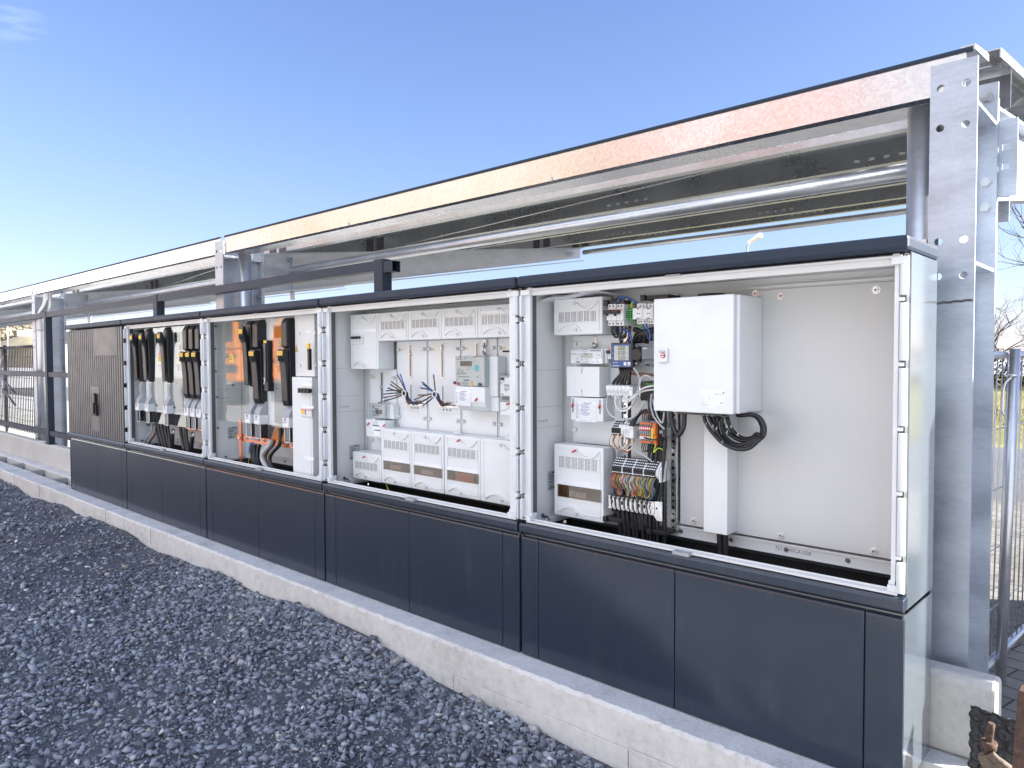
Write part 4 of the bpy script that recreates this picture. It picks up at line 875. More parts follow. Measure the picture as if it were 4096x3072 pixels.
mb.build('cable_number', 'inkw', bpy.data.objects['distribution_cabinet.001'] if 'distribution_cabinet.001' in bpy.data.objects else CABS[1])
ll = lambda x, y, Y: at('l', x, y, Y)
g3 = 'cables in the middle cabinet'
for (pts, r, mt, lb, Y) in [
    ([(930, 810), (900, 900), (780, 1040), (745, 1150), (790, 1280), (870, 1400), (900, 1460)], .016, 'greycable', 'thick light grey cable making an S bend in the middle cabinet', .085),
    ([(1000, 800), (960, 910), (860, 1020), (810, 1130), (830, 1250), (910, 1390)], .013, 'browncable', 'brown cable nestled behind the thick grey S-bend cable', .10),
    ([(1115, 560), (1115, 800), (1080, 920), (960, 1050), (905, 1160), (920, 1300), (1010, 1440)], .014, 'cable', 'long black cable bending left from the dark shroud, right of the grey one', .09),
    ([(560, 890), (545, 1000), (550, 1130), (575, 1260), (590, 1380)], .016, 'cable', 'black cable below the copper bar, leftmost of the dark group', .12),
    ([(610, 890), (600, 1000), (600, 1130), (620, 1260), (640, 1380)], .016, 'cable', 'black cable below the copper bar, second of the dark group', .115),
    ([(700, 910), (670, 1000), (660, 1130), (670, 1260), (690, 1390)], .014, 'cable', 'black cable below the copper bar, right one of the dark group', .12),
    ([(880, 940), (880, 1020), (870, 1100), (900, 1180), (850, 1260)], .004, 'yg', 'thin yellow-green wire behind the black cable in the middle cabinet', .14),
    ([(490, 1170), (478, 1220), (470, 1290), (475, 1330)], .003, 'yg', 'thin yellow wire hanging near the upright copper bar', .14)]:
    cable([ll(x, y, Y) for x, y in pts], r*.9, mt, lb, group=g3)
for k in range(4): cable([ll(515+k*18, 860, .12), ll(495+k*16, 940, .115), ll(488+k*14, 1020, .12), ll(510+k*10, 1085, .13)], .0045, 'bluecable', 'thin blue wire hanging from the copper bar beside the upright one', group='thin blue wires')
# ---- grey column at the right of the middle cabinet
r = thing('side_panel_box', 'tall grey panel with warning triangles and rotary breakers, right side of the middle cabinet', 'panel', (4.17, .15, -.43))
MB().box(4.085, 4.30, .075, .26, .180, .548).build('upper_cover', 'liner', r, bevel=.003)
mb = MB().box(4.078, 4.30, .055, .26, -.432, .176).box(4.086, 4.282, .0525, .0548, -.425, .16).build('lower_cover', 'offw', r, bevel=.003)
qq = lambda x, y, Y=.074: at('q', x, y, Y)
mb = MB(); p = qq(1450, 690); warning(mb, p.x, p.z, .0748, .034, .042); p = qq(1645, 686); warning(mb, p.x, p.z, .0748, .034, .042); mb.build('warning_triangle', ['yellow', 'ink'], r)
mb = MB(); a = qq(1630, 382); b_ = qq(1718, 340); mb.box(a.x, b_.x, .0735, .0748, a.z, b_.z); mb.build('label', 'paper', r)
mb = MB()
for x, y in ((1527, 385), (1790, 375), (1540, 910), (1803, 910)): p = qq(x, y); mb.cyl((p.x, .0748, p.z), (p.x, .068, p.z), .009, 14)
mb.build('knob', 'white', r)
ll2 = lambda x, y: at('l', x, y, .052)
for (x0_, y0_, x1_, y1_) in ((1558, 155, 1785, 105), (1585, 1190, 1785, 1135)): a = ll2(x0_, y0_); b_ = ll2(x1_, y1_); MB().box(a.x, b_.x, .0510, .0524, min(a.z, b_.z), max(a.z, b_.z)-.006).build('label_strip', 'paper', r)
a = at('q', 1560, 1255, .052); b_ = at('q', 1735, 1222, .052); mb = MB().box(a.x, b_.x, .0510, .0524, a.z, b_.z); mb.build('label_strip', 'paper', r)
a = at('q', 1560, 1400, .05); b_ = at('q', 1738, 1270, .05); bk = MB().box(a.x, b_.x, .046, .0524, a.z, b_.z).build('breaker_row', 'white', r, bevel=.001)
mb = MB()
for k in range(4): xx = a.x+(b_.x-a.x)*(.05+.27*k); mb.cyl((xx+.008, .0458, (a.z+b_.z)/2), (xx+.008, .026, (a.z+b_.z)/2), .014, 12).box(xx-.002, xx+.018, .020, .0259, (a.z+b_.z)/2-.014, (a.z+b_.z)/2+.014)
mb.build('rotary_knob', 'black', bk, bevel=.002)
a = ll2(1545, 325); b_ = ll2(1765, 180); tm = MB().box(a.x, b_.x, .044, .0524, a.z, b_.z).build('timer_relay', 'liner', r, bevel=.002)
w_ = b_.x-a.x; h_ = b_.z-a.z; mb = MB().box(a.x+.01, a.x+w_*.38, .0425, .0438, a.z+h_*.35, a.z+h_*.82); mb.build('display', 'yellow', tm)
mb = MB()
for k in range(4): mb.cyl((a.x+w_*.47, .0438, a.z+h_*(.3+.17*k)), (a.x+w_*.47, .042, a.z+h_*(.3+.17*k)), .004, 8)
mb.box(a.x, b_.x, .0428, .0438, b_.z-.010, b_.z-.005, 1); mb.build('button', ['bluecable', 'red'], tm)
MB().box(4.285, 4.312, .03, .042, .345, .375).box(4.29, 4.31, .032, .05, .22, .344, 1).build('spare_handle', ['yellow', 'black'], r, bevel=.002)
# stray items seen in front of the mirror panels
for (px, py, lab) in ((780, 110, 'black screwdriver-like key sticking out of the second switch cover'), (1290, 170, 'small black plug sticking out of the third switch cover')):
    p = kk(px, py, .036); r = thing('sealing_key', lab, 'key', tuple(p), 'keys stuck in the terminal covers'); MB().cyl(p, p+Vector((.03, -.004, .002)), .006, 8).build('shaft', 'whitecable', r); MB().cyl(p+Vector((.03, -.004, .002)), p+Vector((.085 if px < 1000 else .05, -.010, -.012)), .006, 8, 0, .005).build('grip', 'black', r)
# ================================================================== fourth cabinet: meter boxes
def arc(cx, cz, r, a0, a1, n=10): return [(cx+r*math.cos(a0+(a1-a0)*k/n), cz+r*math.sin(a0+(a1-a0)*k/n)) for k in range(n+1)]
def handle(mb, x0, x1, z, up, y, flip=1):
    """sickle-shaped grip moulded on the cover: up = opens downward at the bottom edge"""
    w = x1-x0; s_ = 1 if up else -1
    pts_o = [(x0+w*t, z+s_*(.034*math.sin(math.pi*min(1, t*1.15))**.8 if t < .87 else 0)) for t in np.linspace(0, .87, 14)]
    pts_i = [(x0+w*t, z+s_*(.026*math.sin(math.pi*min(1, t*1.25))**.8 if t < .8 else 0)) for t in np.linspace(.03, .8, 14)]
    poly = pts_o+pts_i[::-1]
    for k in range(13):
        q = [pts_o[k], pts_o[k+1], pts_i[k+1], pts_i[k]]; mb.prism(q, 'y', y-.006, y-.0002, 0)
    mb.prism([(x0+w*.06, z+s_*.001)]+[(x0+w*t, z+s_*.024*math.sin(math.pi*min(1, t*1.25))**.8) for t in np.linspace(.08, .72, 9)]+[(x0+w*.74, z+s_*.001)], 'y', y-.0012, y-.0001, 1)
def cover_box(x0, x1, z0, z1, label, vent=None, window=None, strip=None, hand='tb', yf=.150, yb=.262, win_mat='brownw', seal=None, lines=(), group='white meter cabinet cover boxes'):
    g = .0012; x0 += g; x1 -= g
    r = thing('cover_box', label, 'cover box', ((x0+x1)/2, (yf+yb)/2, z0), group)
    MB().box(x0, x1, yf, yb, z0+.001, z1-.001).build('body', 'offw', r, bevel=.004)
    w = x1-x0; mb = MB()
    ix0, ix1, iz0, iz1 = x0+.022, x1-.012, z0+.020, z1-.016     # inner raised frame
    for (a, b_, c_, d_) in ((ix0, ix0+.003, iz0, iz1), (ix1-.003, ix1, iz0, iz1), (ix0, x0+w*.40, iz1-.003, iz1), (x0+w*.62, ix1, iz0, iz0+.003)): mb.box(a, b_, yf-.0022, yf-.0001, c_, d_)
    mb.add([], [])
    for zz in lines: mb.box(ix0+.004, ix1-.004, yf-.002, yf-.0001, zz, zz+.0022)
    if 't' in hand: handle(mb, x0+w*.50, x0+w*.99, z1-.018, False, yf)
    if 'b' in hand: handle(mb, x0+w*.12, x0+w*.66, z0+.016, True, yf)
    mb.build('handle_frame', ['offw', 'liner'], r, bevel=.0012)
    if 'b' in hand: MB().cyl((x0+w*.46, yf, z0+.024), (x0+w*.46, yf-.0075, z0+.024), .009, 14).box(x0+w*.46-.0012, x0+w*.46+.0012, yf-.0082, yf-.0076, z0+.018, z0+.030, 1).build('lock_screw', ['white', 'grey'], r)
    if 't' in hand and not seal: MB().cyl((x0+w*.44, yf, z1-.022), (x0+w*.44, yf-.0065, z1-.022), .008, 14).box(x0+w*.44-.001, x0+w*.44+.001, yf-.0070, yf-.0066, z1-.027, z1-.017, 1).build('lock_screw', ['white', 'grey'], r)
    if vent:
        za, zb = vent; mb = MB().box(ix0+.004, ix1-.004, yf-.0032, yf-.0001, za, zb, 0); nw = ix1-ix0-.02; nr = 9
        for gk in range(6):
            for ck in range(4):
                xx = ix0+.010+nw*(gk/6)+ck*nw/6*.215
                for rk in range(nr):
                    zz = za+.006+(zb-za-.012)*rk/(nr-1)-.0012; mb.box(xx, xx+.0038, yf-.0035, yf-.0033, zz, zz+.0030, 1)
        mb.build('vent_panel', ['white', 'void'], r)
    if strip: mb = MB().box(ix0+.002, ix1-.002, yf-.003, yf-.0001, *strip); put(mb, 'F1', ix0+.04, yf-.0032, strip[0]+.004, .007, 1) if strip[2:] == () and window else None; mb.build('label_strip', ['paper', 'inkg'], r)
    if window:
        za, zb = window; mb = MB().box(ix0+.002, ix1+.002, yf-.0012, yf-.0002, za, zb); wd = mb.build('window_back', win_mat, r)
        mb = MB(); xs = ix0+(ix1-ix0)*.28
        if win_mat == 'brownw':
            for k in range(5): mb.box(xs+k*.018, xs+k*.018+.016, yf-.0026, yf-.0013, za+.006, za+.018).cyl((xs+k*.018+.008, yf-.0026, za+.022), (xs+k*.018+.008, yf-.0013, za+.022), .008, 10)
            mb.build('breaker_row', 'liner', wd)
        else: mb.box(xs, ix1-.03, yf-.0026, yf-.0013, za, zb-.004); mb.build('breaker_row', pbr('pink_plastic', (.62, .30, .25), .45), wd)
        mb = MB(); mb.box(ix0, ix1+.004, yf-.0042, yf-.003, za-.002, zb+.002); mb.build('window_pane', 'clearw', r)
    if seal: MB().tube([(x0+w*.46-.012, yf-.010, z1-.028), (x0+w*.46, yf-.012, z1-.022), (x0+w*.46+.008, yf-.010, z1-.018)], .004, 7).build('red_seal', 'red', r)
    return r
BX = [4.555, 4.816, 5.076, 5.334, 5.594, 5.905]
r = cover_box(BX[0], BX[1], .225, .535, 'tall white box with three breakers, upper left of the meter cabinet', strip=(.432, .449), hand='tb', lines=(.475, .412, .345))
mb = MB(); a = at('d', 312, 442, .149); b_ = at('d', 397, 375, .149); mb.box(a.x, b_.x, .142, .1498, a.z, b_.z, 0); mb.build('breaker', 'white', r, bevel=.001)
mb = MB()
for k in range(3): xx = a.x+(b_.x-a.x)*(.12+.28*k); mb.box(xx, xx+.018, .128, .1418, b_.z-.018, b_.z-.004); mb.box(xx+.004, xx+.012, .141, .1419, a.z+.012, a.z+.015)
mb.build('toggle', 'black', r, bevel=.001)
for k, t in enumerate(('left', 'second', 'third', 'right')): cover_box(BX[k+1], BX[k+2], .379, .534-.0005*k, 'low white vented box in the upper row of the meter cabinet, %s of four' % t, vent=(.438, .487), strip=None if k < 3 else (.491, .505), lines=(.430, .492) if k < 3 else (.430,))
cover_box(BX[0]+.008, BX[1]+.014, -.400, -.245, 'low white vented box at the lower left corner of the meter cabinet', vent=(-.342, -.295), seal=True, lines=(-.352, -.288))
nmw = ['white box with brown window under its vent, left of the three windowed boxes', 'white box with brown window under its vent, middle of the three windowed boxes', 'white box with pink window under its vent, right of the three windowed boxes']
for k in range(3): cover_box(BX[k+1]+.016, BX[k+2]+.012+(.004 if k == 0 else .0), -.398, -.095, nmw[k], vent=(-.205, -.155), window=(-.317, -.272), strip=(-.270, -.255), win_mat='brownw' if k < 2 else 'midgrey', seal=(k == 2), lines=(-.148, -.330))
cover_box(BX[4]+.012, 5.912, -.398, -.095, 'plain white box without window or vent at the lower right of the meter cabinet', hand='tb')
# mounting fields
fx = [4.60, 4.852, 5.112, 5.371, 5.630, 5.925]
for k in range(5):
    z0, z1 = (-.245, .224) if k == 0 else (-.095, .378); xa, xb = fx[k]+.004, fx[k+1]-.004
    r = thing('meter_plate', 'light grey meter mounting plate, %s field from the left in the meter cabinet' % ordn[k], 'mounting plate', ((xa+xb)/2, .26, z0), 'meter mounting plates')
    mb = MB().box(xa, xb, .250, .262, z0, z1); mb.box(xa, xa+.004, .247, .2498, z0, z1).box(xb-.004, xb, .247, .2498, z0, z1); mb.build('plate', 'offw', r)
    mb = MB()
    for zz in (z0+.06, z1-.045):
        for xx in (xa+.018, xb-.018): mb.cyl((xx, .2498, zz), (xx, .236, zz), .009, 12).cyl((xx, .236, zz), (xx, .232, zz), .009, 12, 0, .005)
    mb.build('knob', 'white', r)
    xc = (xa+xb)/2-.01; mb = MB()
    mb.box(xc-.010, xc+.010, .246, .2498, z1-.20, z1-.015, 0).box(xc-.004, xc+.004, .2452, .2459, z1-.19, z1-.02, 1).cyl((xc, .246, z1-.10+.03*(k % 3)), (xc, .236, z1-.10+.03*(k % 3)), .009, 6, 0)
    if k in (1, 2): mb.box(xc-.002, xc+.002, .2478, .2499, z0+.13, z0+.235, 1)
    mb.box(xa+.035, xa+.048, .2490, .2499, z1-.050, z1-.042, 2)
    if k in (1, 2):
        mb.box(xc-.03, xc+.06, .2488, .2499, z0+.095, z0+.0955, 1).box(xc-.03, xc+.06, .2488, .2499, z0+.125, z0+.1255, 1)
        for q in range(3): mb.cyl((xc+.005+q*.025, .2499, z0+.112), (xc+.005+q*.025, .2490, z0+.112), .005, 10, 1)
    mb.build('slot_rail', ['steel', 'steeld', 'yellow'], r)
    if k in (1, 2): mb = MB().box(xa+.07, xb+.002, .240, .2468, .030, .058, 0).box(xa+.08, xb-.02, .2392, .2399, .041, .047, 1).cyl((xa+.10, .24, .044), (xa+.10, .234, .044), .007, 8, 0); mb.build('terminal_rail', ['steel', 'steeld'], r)
    if k == 4: mb = MB().box(xa+.03, xb, .2466, .2499, z1-.066, z1-.058); mb.build('slot', 'void', r)
# ---- big electricity meter
r = thing('electricity_meter', 'large grey electricity meter with cyan round seal and handwritten sheet, right of the wire bundles', 'meter', (5.54, .2, .025), 'electricity meters')
MB().box(5.452, 5.690, .185, .246, .10, .292).box(5.452, 5.690, .19, .246, .03, .0998).build('base', 'offw', r, bevel=.006)
MB().prism([(.150, .147), (.184, .147), (.246, .147), (.246, .030), (.19, .027), (.172, .034), (.158, .052), (.150, .075)], 'x', 5.437, 5.640).build('terminal_cover', 'offw', r, bevel=.004)
mm = lambda x, y, Y=.153: at('m', x, y, Y)
MB().box(5.450, 5.632, .156, .1848, .150, .290).build('face', 'white', r, bevel=.004)
mb = MB().box(5.437, 5.640, .1495, .1515, .150, .296).box(5.437, 5.439, .1515, .19, .150, .296).box(5.638, 5.640, .1515, .19, .150, .296).box(5.439, 5.638, .1515, .19, .294, .296); mb.build('clear_hood', 'clear', r, bevel=.0015)
def rect(mb, fn, x0, y0, x1, y1, y, t=.0006, mi=0):
    a = fn(x0, y1); b_ = fn(x1, y0); return mb.box(a.x, b_.x, y-t, y, a.z, b_.z, mi)
mb = MB(); rect(mb, mm, 292, 262, 565, 380, .1555); mb.build('display', 'lcdd', r)
mb = MB(); a = mm(610, 640); b_ = mm(745, 345)
p = mm(680, 425); mb.cyl((p.x, .1558, p.z), (p.x, .1540, p.z), .0165, 20, 0); mb.build('cyan_seal', 'cyan', r)
mb = MB(); p = mm(705, 640); mb.cyl((p.x, .1558, p.z), (p.x, .1538, p.z), .016, 20, 0).cyl((p.x, .1538, p.z), (p.x, .1530, p.z), .010, 16, 1); mb.box(p.x-.003, p.x-.001, .1522, .1529, p.z-.004, p.z+.003, 2).box(p.x+.001, p.x+.003, .1522, .1529, p.z-.004, p.z+.003, 2); mb.build('optical_port', ['offw', 'white', 'ink'], r)
mb = MB(); rect(mb, mm, 540, 740, 600, 862, .1553); mb.build('orange_tag', 'yellow', r)
mb = MB(); put(mb, 'Itrón', mm(375, 215).x, .1553, mm(375, 215).z, .009, 0, '-y', .020, 0, .2); put(mb, 'CE', mm(545, 215).x, .1553, mm(545, 215).z, .006, 0)
for (x0_, y0_, x1_, y1_) in ((205, 205, 325, 212), (205, 224, 350, 231), (210, 300, 250, 306), (220, 520, 300, 526), (220, 545, 300, 551), (220, 570, 300, 576), (310, 520, 380, 526), (310, 545, 450, 551), (310, 570, 430, 576), (250, 632, 510, 640), (300, 470, 370, 476), (300, 495, 370, 501), (490, 455, 550, 460), (370, 398, 410, 404), (465, 398, 555, 404), (575, 290, 665, 296), (575, 235, 690, 240), (320, 760, 500, 764), (320, 790, 480, 794), (345, 825, 500, 829)): rect(mb, mm, x0_, y0_, x1_, y1_, .1554, .0003)
for k in range(14): rect(mb, mm, 372+k*10, 700, 376+k*10+(k % 3)*1.5, 730, .1554, .0003)
for (x_, y_) in ((300, 178), (642, 174), (252, 486)): rect(mb, mm, x_-14, y_-9, x_+14, y_+9, .1554, .0003)
for (x_, y_) in ((280, 440), (470, 460)): p = mm(x_, y_); mb.cyl((p.x, .1557, p.z), (p.x, .1551, p.z), .0026, 10)
mb.build('lettering', 'ink', r)
mb = MB(); p = mm(182, 775, .148); mb.cyl((p.x, .1505, p.z), (p.x, .140, p.z), .0075, 12, 0); p = mm(770, 818, .148); mb.cyl((p.x, .1505, p.z), (p.x, .140, p.z), .0075, 12, 0); p = mm(265, 800); mb.cyl((p.x, .1558, p.z), (p.x, .148, p.z), .007, 12, 1); mb.build('seal_screw', ['steeld', 'red'], r)
def form(fn, x0, y0, x1, y1, y, parent, title='eins'):
    mb = MB(); a = fn(x0, y1); b_ = fn(x1, y0); w, h = b_.x-a.x, b_.z-a.z; mb.box(a.x, b_.x, y-.0006, y, a.z, b_.z, 0); Y2 = y-.0007
    for k in range(9): zz = a.z+h*(.14+.086*k); mb.box(a.x, b_.x, Y2-.0002, Y2, zz, zz+.0006, 2); mb.box(a.x+w*.03, a.x+w*(.10+.03*(k % 2)), Y2-.0002, Y2, zz+h*.025, zz+h*.045, 1)
    mb.box(a.x+w*.16, a.x+w*.165, Y2-.0002, Y2, a.z+h*.14, b_.z, 2)
    rd = random.Random(5)
    for k in range(2, 9):
        zz = a.z+h*(.15+.086*k); xx = a.x+w*(.2+.1*rd.random())
        pts = []
        for q in range(18): pts.append((xx, Y2-.0003, zz+h*(.02+.05*rd.random()))); xx += w*.03*rd.random()+w*.008
        mb.tube(pts, .0007, 4, 3)
    put(mb, title, a.x+w*.03, Y2-.0002, b_.z-h*.075, h*.04, 1); mb.box(a.x+w*.38, a.x+w*.78, Y2-.0003, Y2, b_.z-h*.07, b_.z-h*.045, 1); put(mb, 'Unbefugtes Entfernen verboten!', a.x+w*.2, Y2-.0002, a.z+h*.04, h*.032, 1, '-y', w*.6)
    return mb.build('handwritten_form', ['paper', 'ink', 'inkg', 'inkb'], parent)
form(mm, 205, 962, 565, 1310, .1492, r)
mb = MB(); p = mm(705, 1175); mb.cyl((p.x, .1503, p.z), (p.x, .1488, p.z), .012, 16, 1).tube([(p.x-.008, .146, p.z-.005), (p.x, .145, p.z), (p.x+.006, .146, p.z+.006)], .004, 8, 0); mb.build('red_seal', ['red', 'liner'], r)
mb = MB().box(5.66, 5.716, .236, .2462, .062, .085).build('rail_end', 'steel', r)
MB().tube([(5.555, .235, .30), (5.55, .225, .33), (5.556, .24, .36)], .006, 8).tube([(5.565, .235, .295), (5.568, .226, .325), (5.556, .24, .35)], .005, 8).box(5.546, 5.564, .235, .2468, .345, .372).build('hanging_hook', 'steel', r)
# ---- small meter
r = thing('electricity_meter', 'small electricity meter with grey display and paper note above the lower left boxes', 'meter', (4.76, .2, -.15), 'electricity meters')
MB().box(4.690, 4.872, .205, .246, -.05, .030).build('base', 'offw', r, bevel=.004)
rr_ = lambda x, y, Y=.185: at('r', x, y, Y)
MB().box(4.690, 4.812, .190, .2048, -.048, .030).build('face', 'white', r, bevel=.002); MB().box(4.686, 4.842, .1795, .181, -.053, .034).box(4.8405, 4.842, .181, .206, -.053, .034).box(4.686, 4.8405, .181, .206, .0325, .034).build('clear_hood', 'clear', r)
mb = MB(); rect(mb, rr_, 822, 418, 1100, 570, .1897); mb.build('display', 'lcdd', r)
mb = MB()
for (x0_, y0_, x1_, y1_) in ((705, 222, 755, 312), (870, 245, 1080, 265), (790, 358, 970, 378), (750, 345, 765, 370), (700, 405, 720, 440), (700, 472, 790, 482), (700, 505, 800, 515), (700, 590, 840, 600), (700, 632, 830, 645), (870, 590, 1040, 600), (870, 622, 990, 634), (870, 655, 960, 667), (985, 315, 998, 345), (1062, 320, 1076, 350)): rect(mb, rr_, x0_, y0_, x1_, y1_, .1897, .0003)
mb.build('lettering', 'inkg', r)
tc = MB().box(4.668, 4.840, .170, .246, -.155, -.056).build('terminal_cover', 'offw', r, bevel=.004)
mb = MB(); Yn = .1693; P2 = lambda x, y: (lambda p: (p.x, p.z))(rr_(x, y, Yn))
mb.prism([P2(645, 770), P2(985, 800), P2(1155, 1085), P2(1060, 1110), P2(1040, 1500), P2(705, 1470), P2(700, 1090), P2(645, 1040)], 'y', Yn-.0007, Yn, 0)
for k in range(5):
    a = rr_(670, 850+k*45, Yn); b_ = rr_(715, 862+k*46, Yn); mb.box(a.x, b_.x, Yn-.001, Yn-.0007, b_.z, a.z, 1)
    rd = random.Random(k); xx = rr_(740, 880+k*45, Yn).x; zz = rr_(740, 885+k*45, Yn).z; pts = []
    for q in range(16): pts.append((xx, Yn-.001, zz+.006*rd.random())); xx += .004*rd.random()+.0015
    mb.tube(pts, .0006, 4, 2)
for (x0_, y0_, x1_, y1_) in ((670, 788, 725, 806), (835, 812, 980, 828), (735, 1060, 1010, 1075), (720, 1180, 760, 1190), (810, 1245, 1045, 1262), (720, 1280, 790, 1288), (720, 1330, 750, 1338), (720, 1380, 800, 1388)): rect(mb, lambda x, y: rr_(x, y, Yn), x0_, y0_, x1_, y1_, Yn-.0007, .0003, 1)
mb.build('paper_note', ['paper', 'ink', 'inkb'], r)
mb = MB(); p = rr_(540, 1000, .165); mb.tube([(p.x-.008, .165, p.z-.005), (p.x, .163, p.z), (p.x+.010, .165, p.z+.007)], .004, 7); mb.build('red_seal', 'red', r); mb = MB(); p = rr_(1205, 1055, .165); mb.tube([(p.x-.007, .165, p.z-.005), (p.x, .163, p.z), (p.x+.007, .165, p.z+.004)], .004, 7); mb.build('red_seal', 'red', r)
MB().tube([(4.765, .235, .035), (4.757, .225, .05), (4.765, .24, .07)], .006, 8).box(4.74, 4.75, .20, .24, .0345, .042).box(4.78, 4.79, .20, .24, .0345, .042).build('hanging_hook', 'steel', r); MB().box(4.842, 4.868, .236, .2462, -.10, -.075).build('rail_end', 'steel', r)
# ---- third meter cut off by the post
r = thing('electricity_meter', 'electricity meter half hidden behind the hinge post, reading on white label', 'meter', (5.80, .2, -.02), 'electricity meters')
ww = lambda x, y, Y=.18: at('w', x, y, Y)
a = ww(75, 1050); b_ = ww(75, 180); MB().box(a.x, a.x+.21, .181, .246, a.z, b_.z).build('base', 'grey', r, bevel=.003)
a = ww(108, 850); b_ = ww(108, 250); fc = MB().box(a.x, a.x+.19, .178, .1808, a.z, b_.z).build('face', 'white', r)
mb = MB(); put(mb, 'Itrón', ww(415, 330).x, .1778, ww(415, 330).z, .012, 0, '-y', .032); put(mb, 'SPARKLINE III', ww(225, 525).x, .1778, ww(225, 525).z, .009, 0, '-y', .05); put(mb, 'COMMS', ww(225, 578).x, .1778, ww(225, 578).z, .009, 0, '-y', .035); put(mb, 'CE', ww(115, 830).x, .1778, ww(115, 830).z, .009)
for (x0_, y0_, x1_, y1_) in ((225, 622, 430, 634), (245, 655, 345, 664), (245, 685, 340, 694), (115, 360, 125, 480), (150, 365, 158, 470), (198, 360, 206, 410), (225, 360, 235, 420), (175, 800, 205, 830)): rect(mb, ww, x0_, y0_, x1_, y1_, .1778, .0003)
rect(mb, ww, 110, 252, 240, 335, .1779, .0005); mb.build('lettering', 'ink', fc)
mb = MB(); rect(mb, ww, 160, 900, 700, 985, .1808, .002); mb.build('display', 'lcdd', r)
a = ww(80, 1500); b_ = ww(80, 1056); tc = MB().box(a.x, a.x+.20, .182, .246, a.z, b_.z).build('terminal_cover', 'offw', r, bevel=.002)
MB().tube([ww(300, 1140, .178), ww(350, 1110, .176), ww(400, 1100, .178)], .004, 7).build('red_seal', 'red', r)
MB().tube(spline([ww(85, 1350, .1812), ww(220, 1340, .1812), ww(380, 1250, .1812), ww(510, 1195, .1812)], 5), .001, 4).build('cover_line', 'grey', tc)
# ---- wire bundles
def fan(name, lab, tips, knot, tail, seed, cols, dep=.15):
    r = thing('wire_bundle', lab, 'wire bundle', tuple(at('d', *knot, dep)), 'wire bundles with loose ends'); rd = random.Random(seed); ty = at('d', *knot, dep)
    for cname, sel in cols.items():
        mb = MB()
        for k in sel:
            x, y = tips[k]; j = rd.uniform(-8, 8); kx, ky = knot[0]+rd.uniform(-9, 9), knot[1]+rd.uniform(-9, 9); mx_, my_ = (x+kx)/2, (y+ky)/2+rd.uniform(-10, 4)
            if k >= 0:
                tx, ty_ = tail[0]+(k-len(tips)/2)*7, tail[1]+rd.uniform(-6, 6)
                mb.tube(spline([at('d', x, y, dep-.03+.02*rd.random()), at('d', mx_, my_, dep-.015), at('d', kx, ky, dep+.01*rd.random()), at('d', (kx+tx)/2-8, (ky+ty_)/2+4, dep+.03), at('d', tx, ty_, .246)], 6), .0036, 6)
        mb.build('wires', cname, r)
    mb = MB()
    for x, y in tips: p = at('d', x, y, dep-.02); d_ = (at('d', *knot, dep-.02)-p).normalized(); mb.cyl(p-d_*.004, p+d_*.008, .0040, 7, 0).cyl(p-d_*.016, p-d_*.004, .0018, 6, 1)
    mb.build('ferrule', ['bluecable', 'steel'], r)
    MB().tube([ty+Vector((.016*math.cos(a), -.004+.012*math.sin(a*1.0)*0-.010, .016*math.sin(a))) for a in np.linspace(0, 2*math.pi, 13)], .0035, 6).build('cable_tie', 'whitecable', r)
fan('left', 'fan of brown, black and blue wires with loose ends, above the small meter', [(620, 738), (612, 760), (592, 786), (580, 806), (560, 832), (556, 858), (560, 886), (664, 684), (688, 684)], (730, 826), (780, 912), 3, {'browncable': [0, 1, 5, 7], 'cable': [2, 3, 4, 6], 'bluecable': [8]})
fan('right', 'fan of brown, black and blue wires with loose ends, left of the big meter', [(862, 742), (866, 756), (848, 784), (946, 690), (800, 874), (818, 912), (866, 920), (830, 840)], (968, 834), (1030, 925), 5, {'bluecable': [1], 'cable': [0, 2, 5, 6], 'browncable': [3, 4, 7]})
# small items on top of the lower boxes
mb = MB()
for k in range(3): mb.box(5.76+k*.014, 5.772+k*.014, .165, .185, -.0935, -.076+.003*(k % 2))
tag(mb.build('terminal_clip', 'white', bevel=.001), 'small white terminal block lying on the plain lower right box', 'terminal clip')
mb = MB().box(5.36, 5.41, .20, .225, -.0935, -.085).box(5.385, 5.44, .185, .195, -.0935, -.089); tag(mb.build('cover_clip', 'white', bevel=.001), 'loose white plastic clip lying on top of the windowed boxes', 'clip')
cable([at('d', 570, 1520, .2), at('d', 585, 1560, .2), at('d', 600, 1600, .19), at('d', 605, 1640, .2)], .004, 'yg', 'yellow-green earth wire hanging under the left windowed box')
# ================================================================== fifth cabinet
cover_box(6.062, 6.320, .379, .534, 'white vented box under the stack of papers in the rightmost cabinet', vent=(.430, .480), lines=(.422, .497), yf=.15, yb=.225)
cover_box(6.062, 6.326, -.398, -.087, 'white box with brown window in the lower left of the rightmost cabinet', vent=(-.190, -.135), window=(-.312, -.262), strip=(-.260, -.240), seal=True, lines=(-.128, -.325), yf=.15, yb=.225)
r = thing('meter_plate', 'light grey mounting plate behind the small meter and note box in the rightmost cabinet', 'mounting plate', (6.2, .26, -.09), 'meter mounting plates')
mb = MB().box(6.09, 6.345, .250, .262, -.088, .378).box(6.09, 6.094, .247, .2498, -.088, .378); mb.build('plate', 'offw', r)
mb = MB()
for zz in (.345, -.03): mb.cyl((6.106, .2498, zz), (6.106, .238, zz), .009, 12)
mb.build('knob', 'white', r); MB().box(6.205, 6.222, .244, .2498, .33, .372).box(6.125, 6.137, .2490, .2499, .352, .357, 1).build('slot_rail', ['steel', 'yellow'], r)
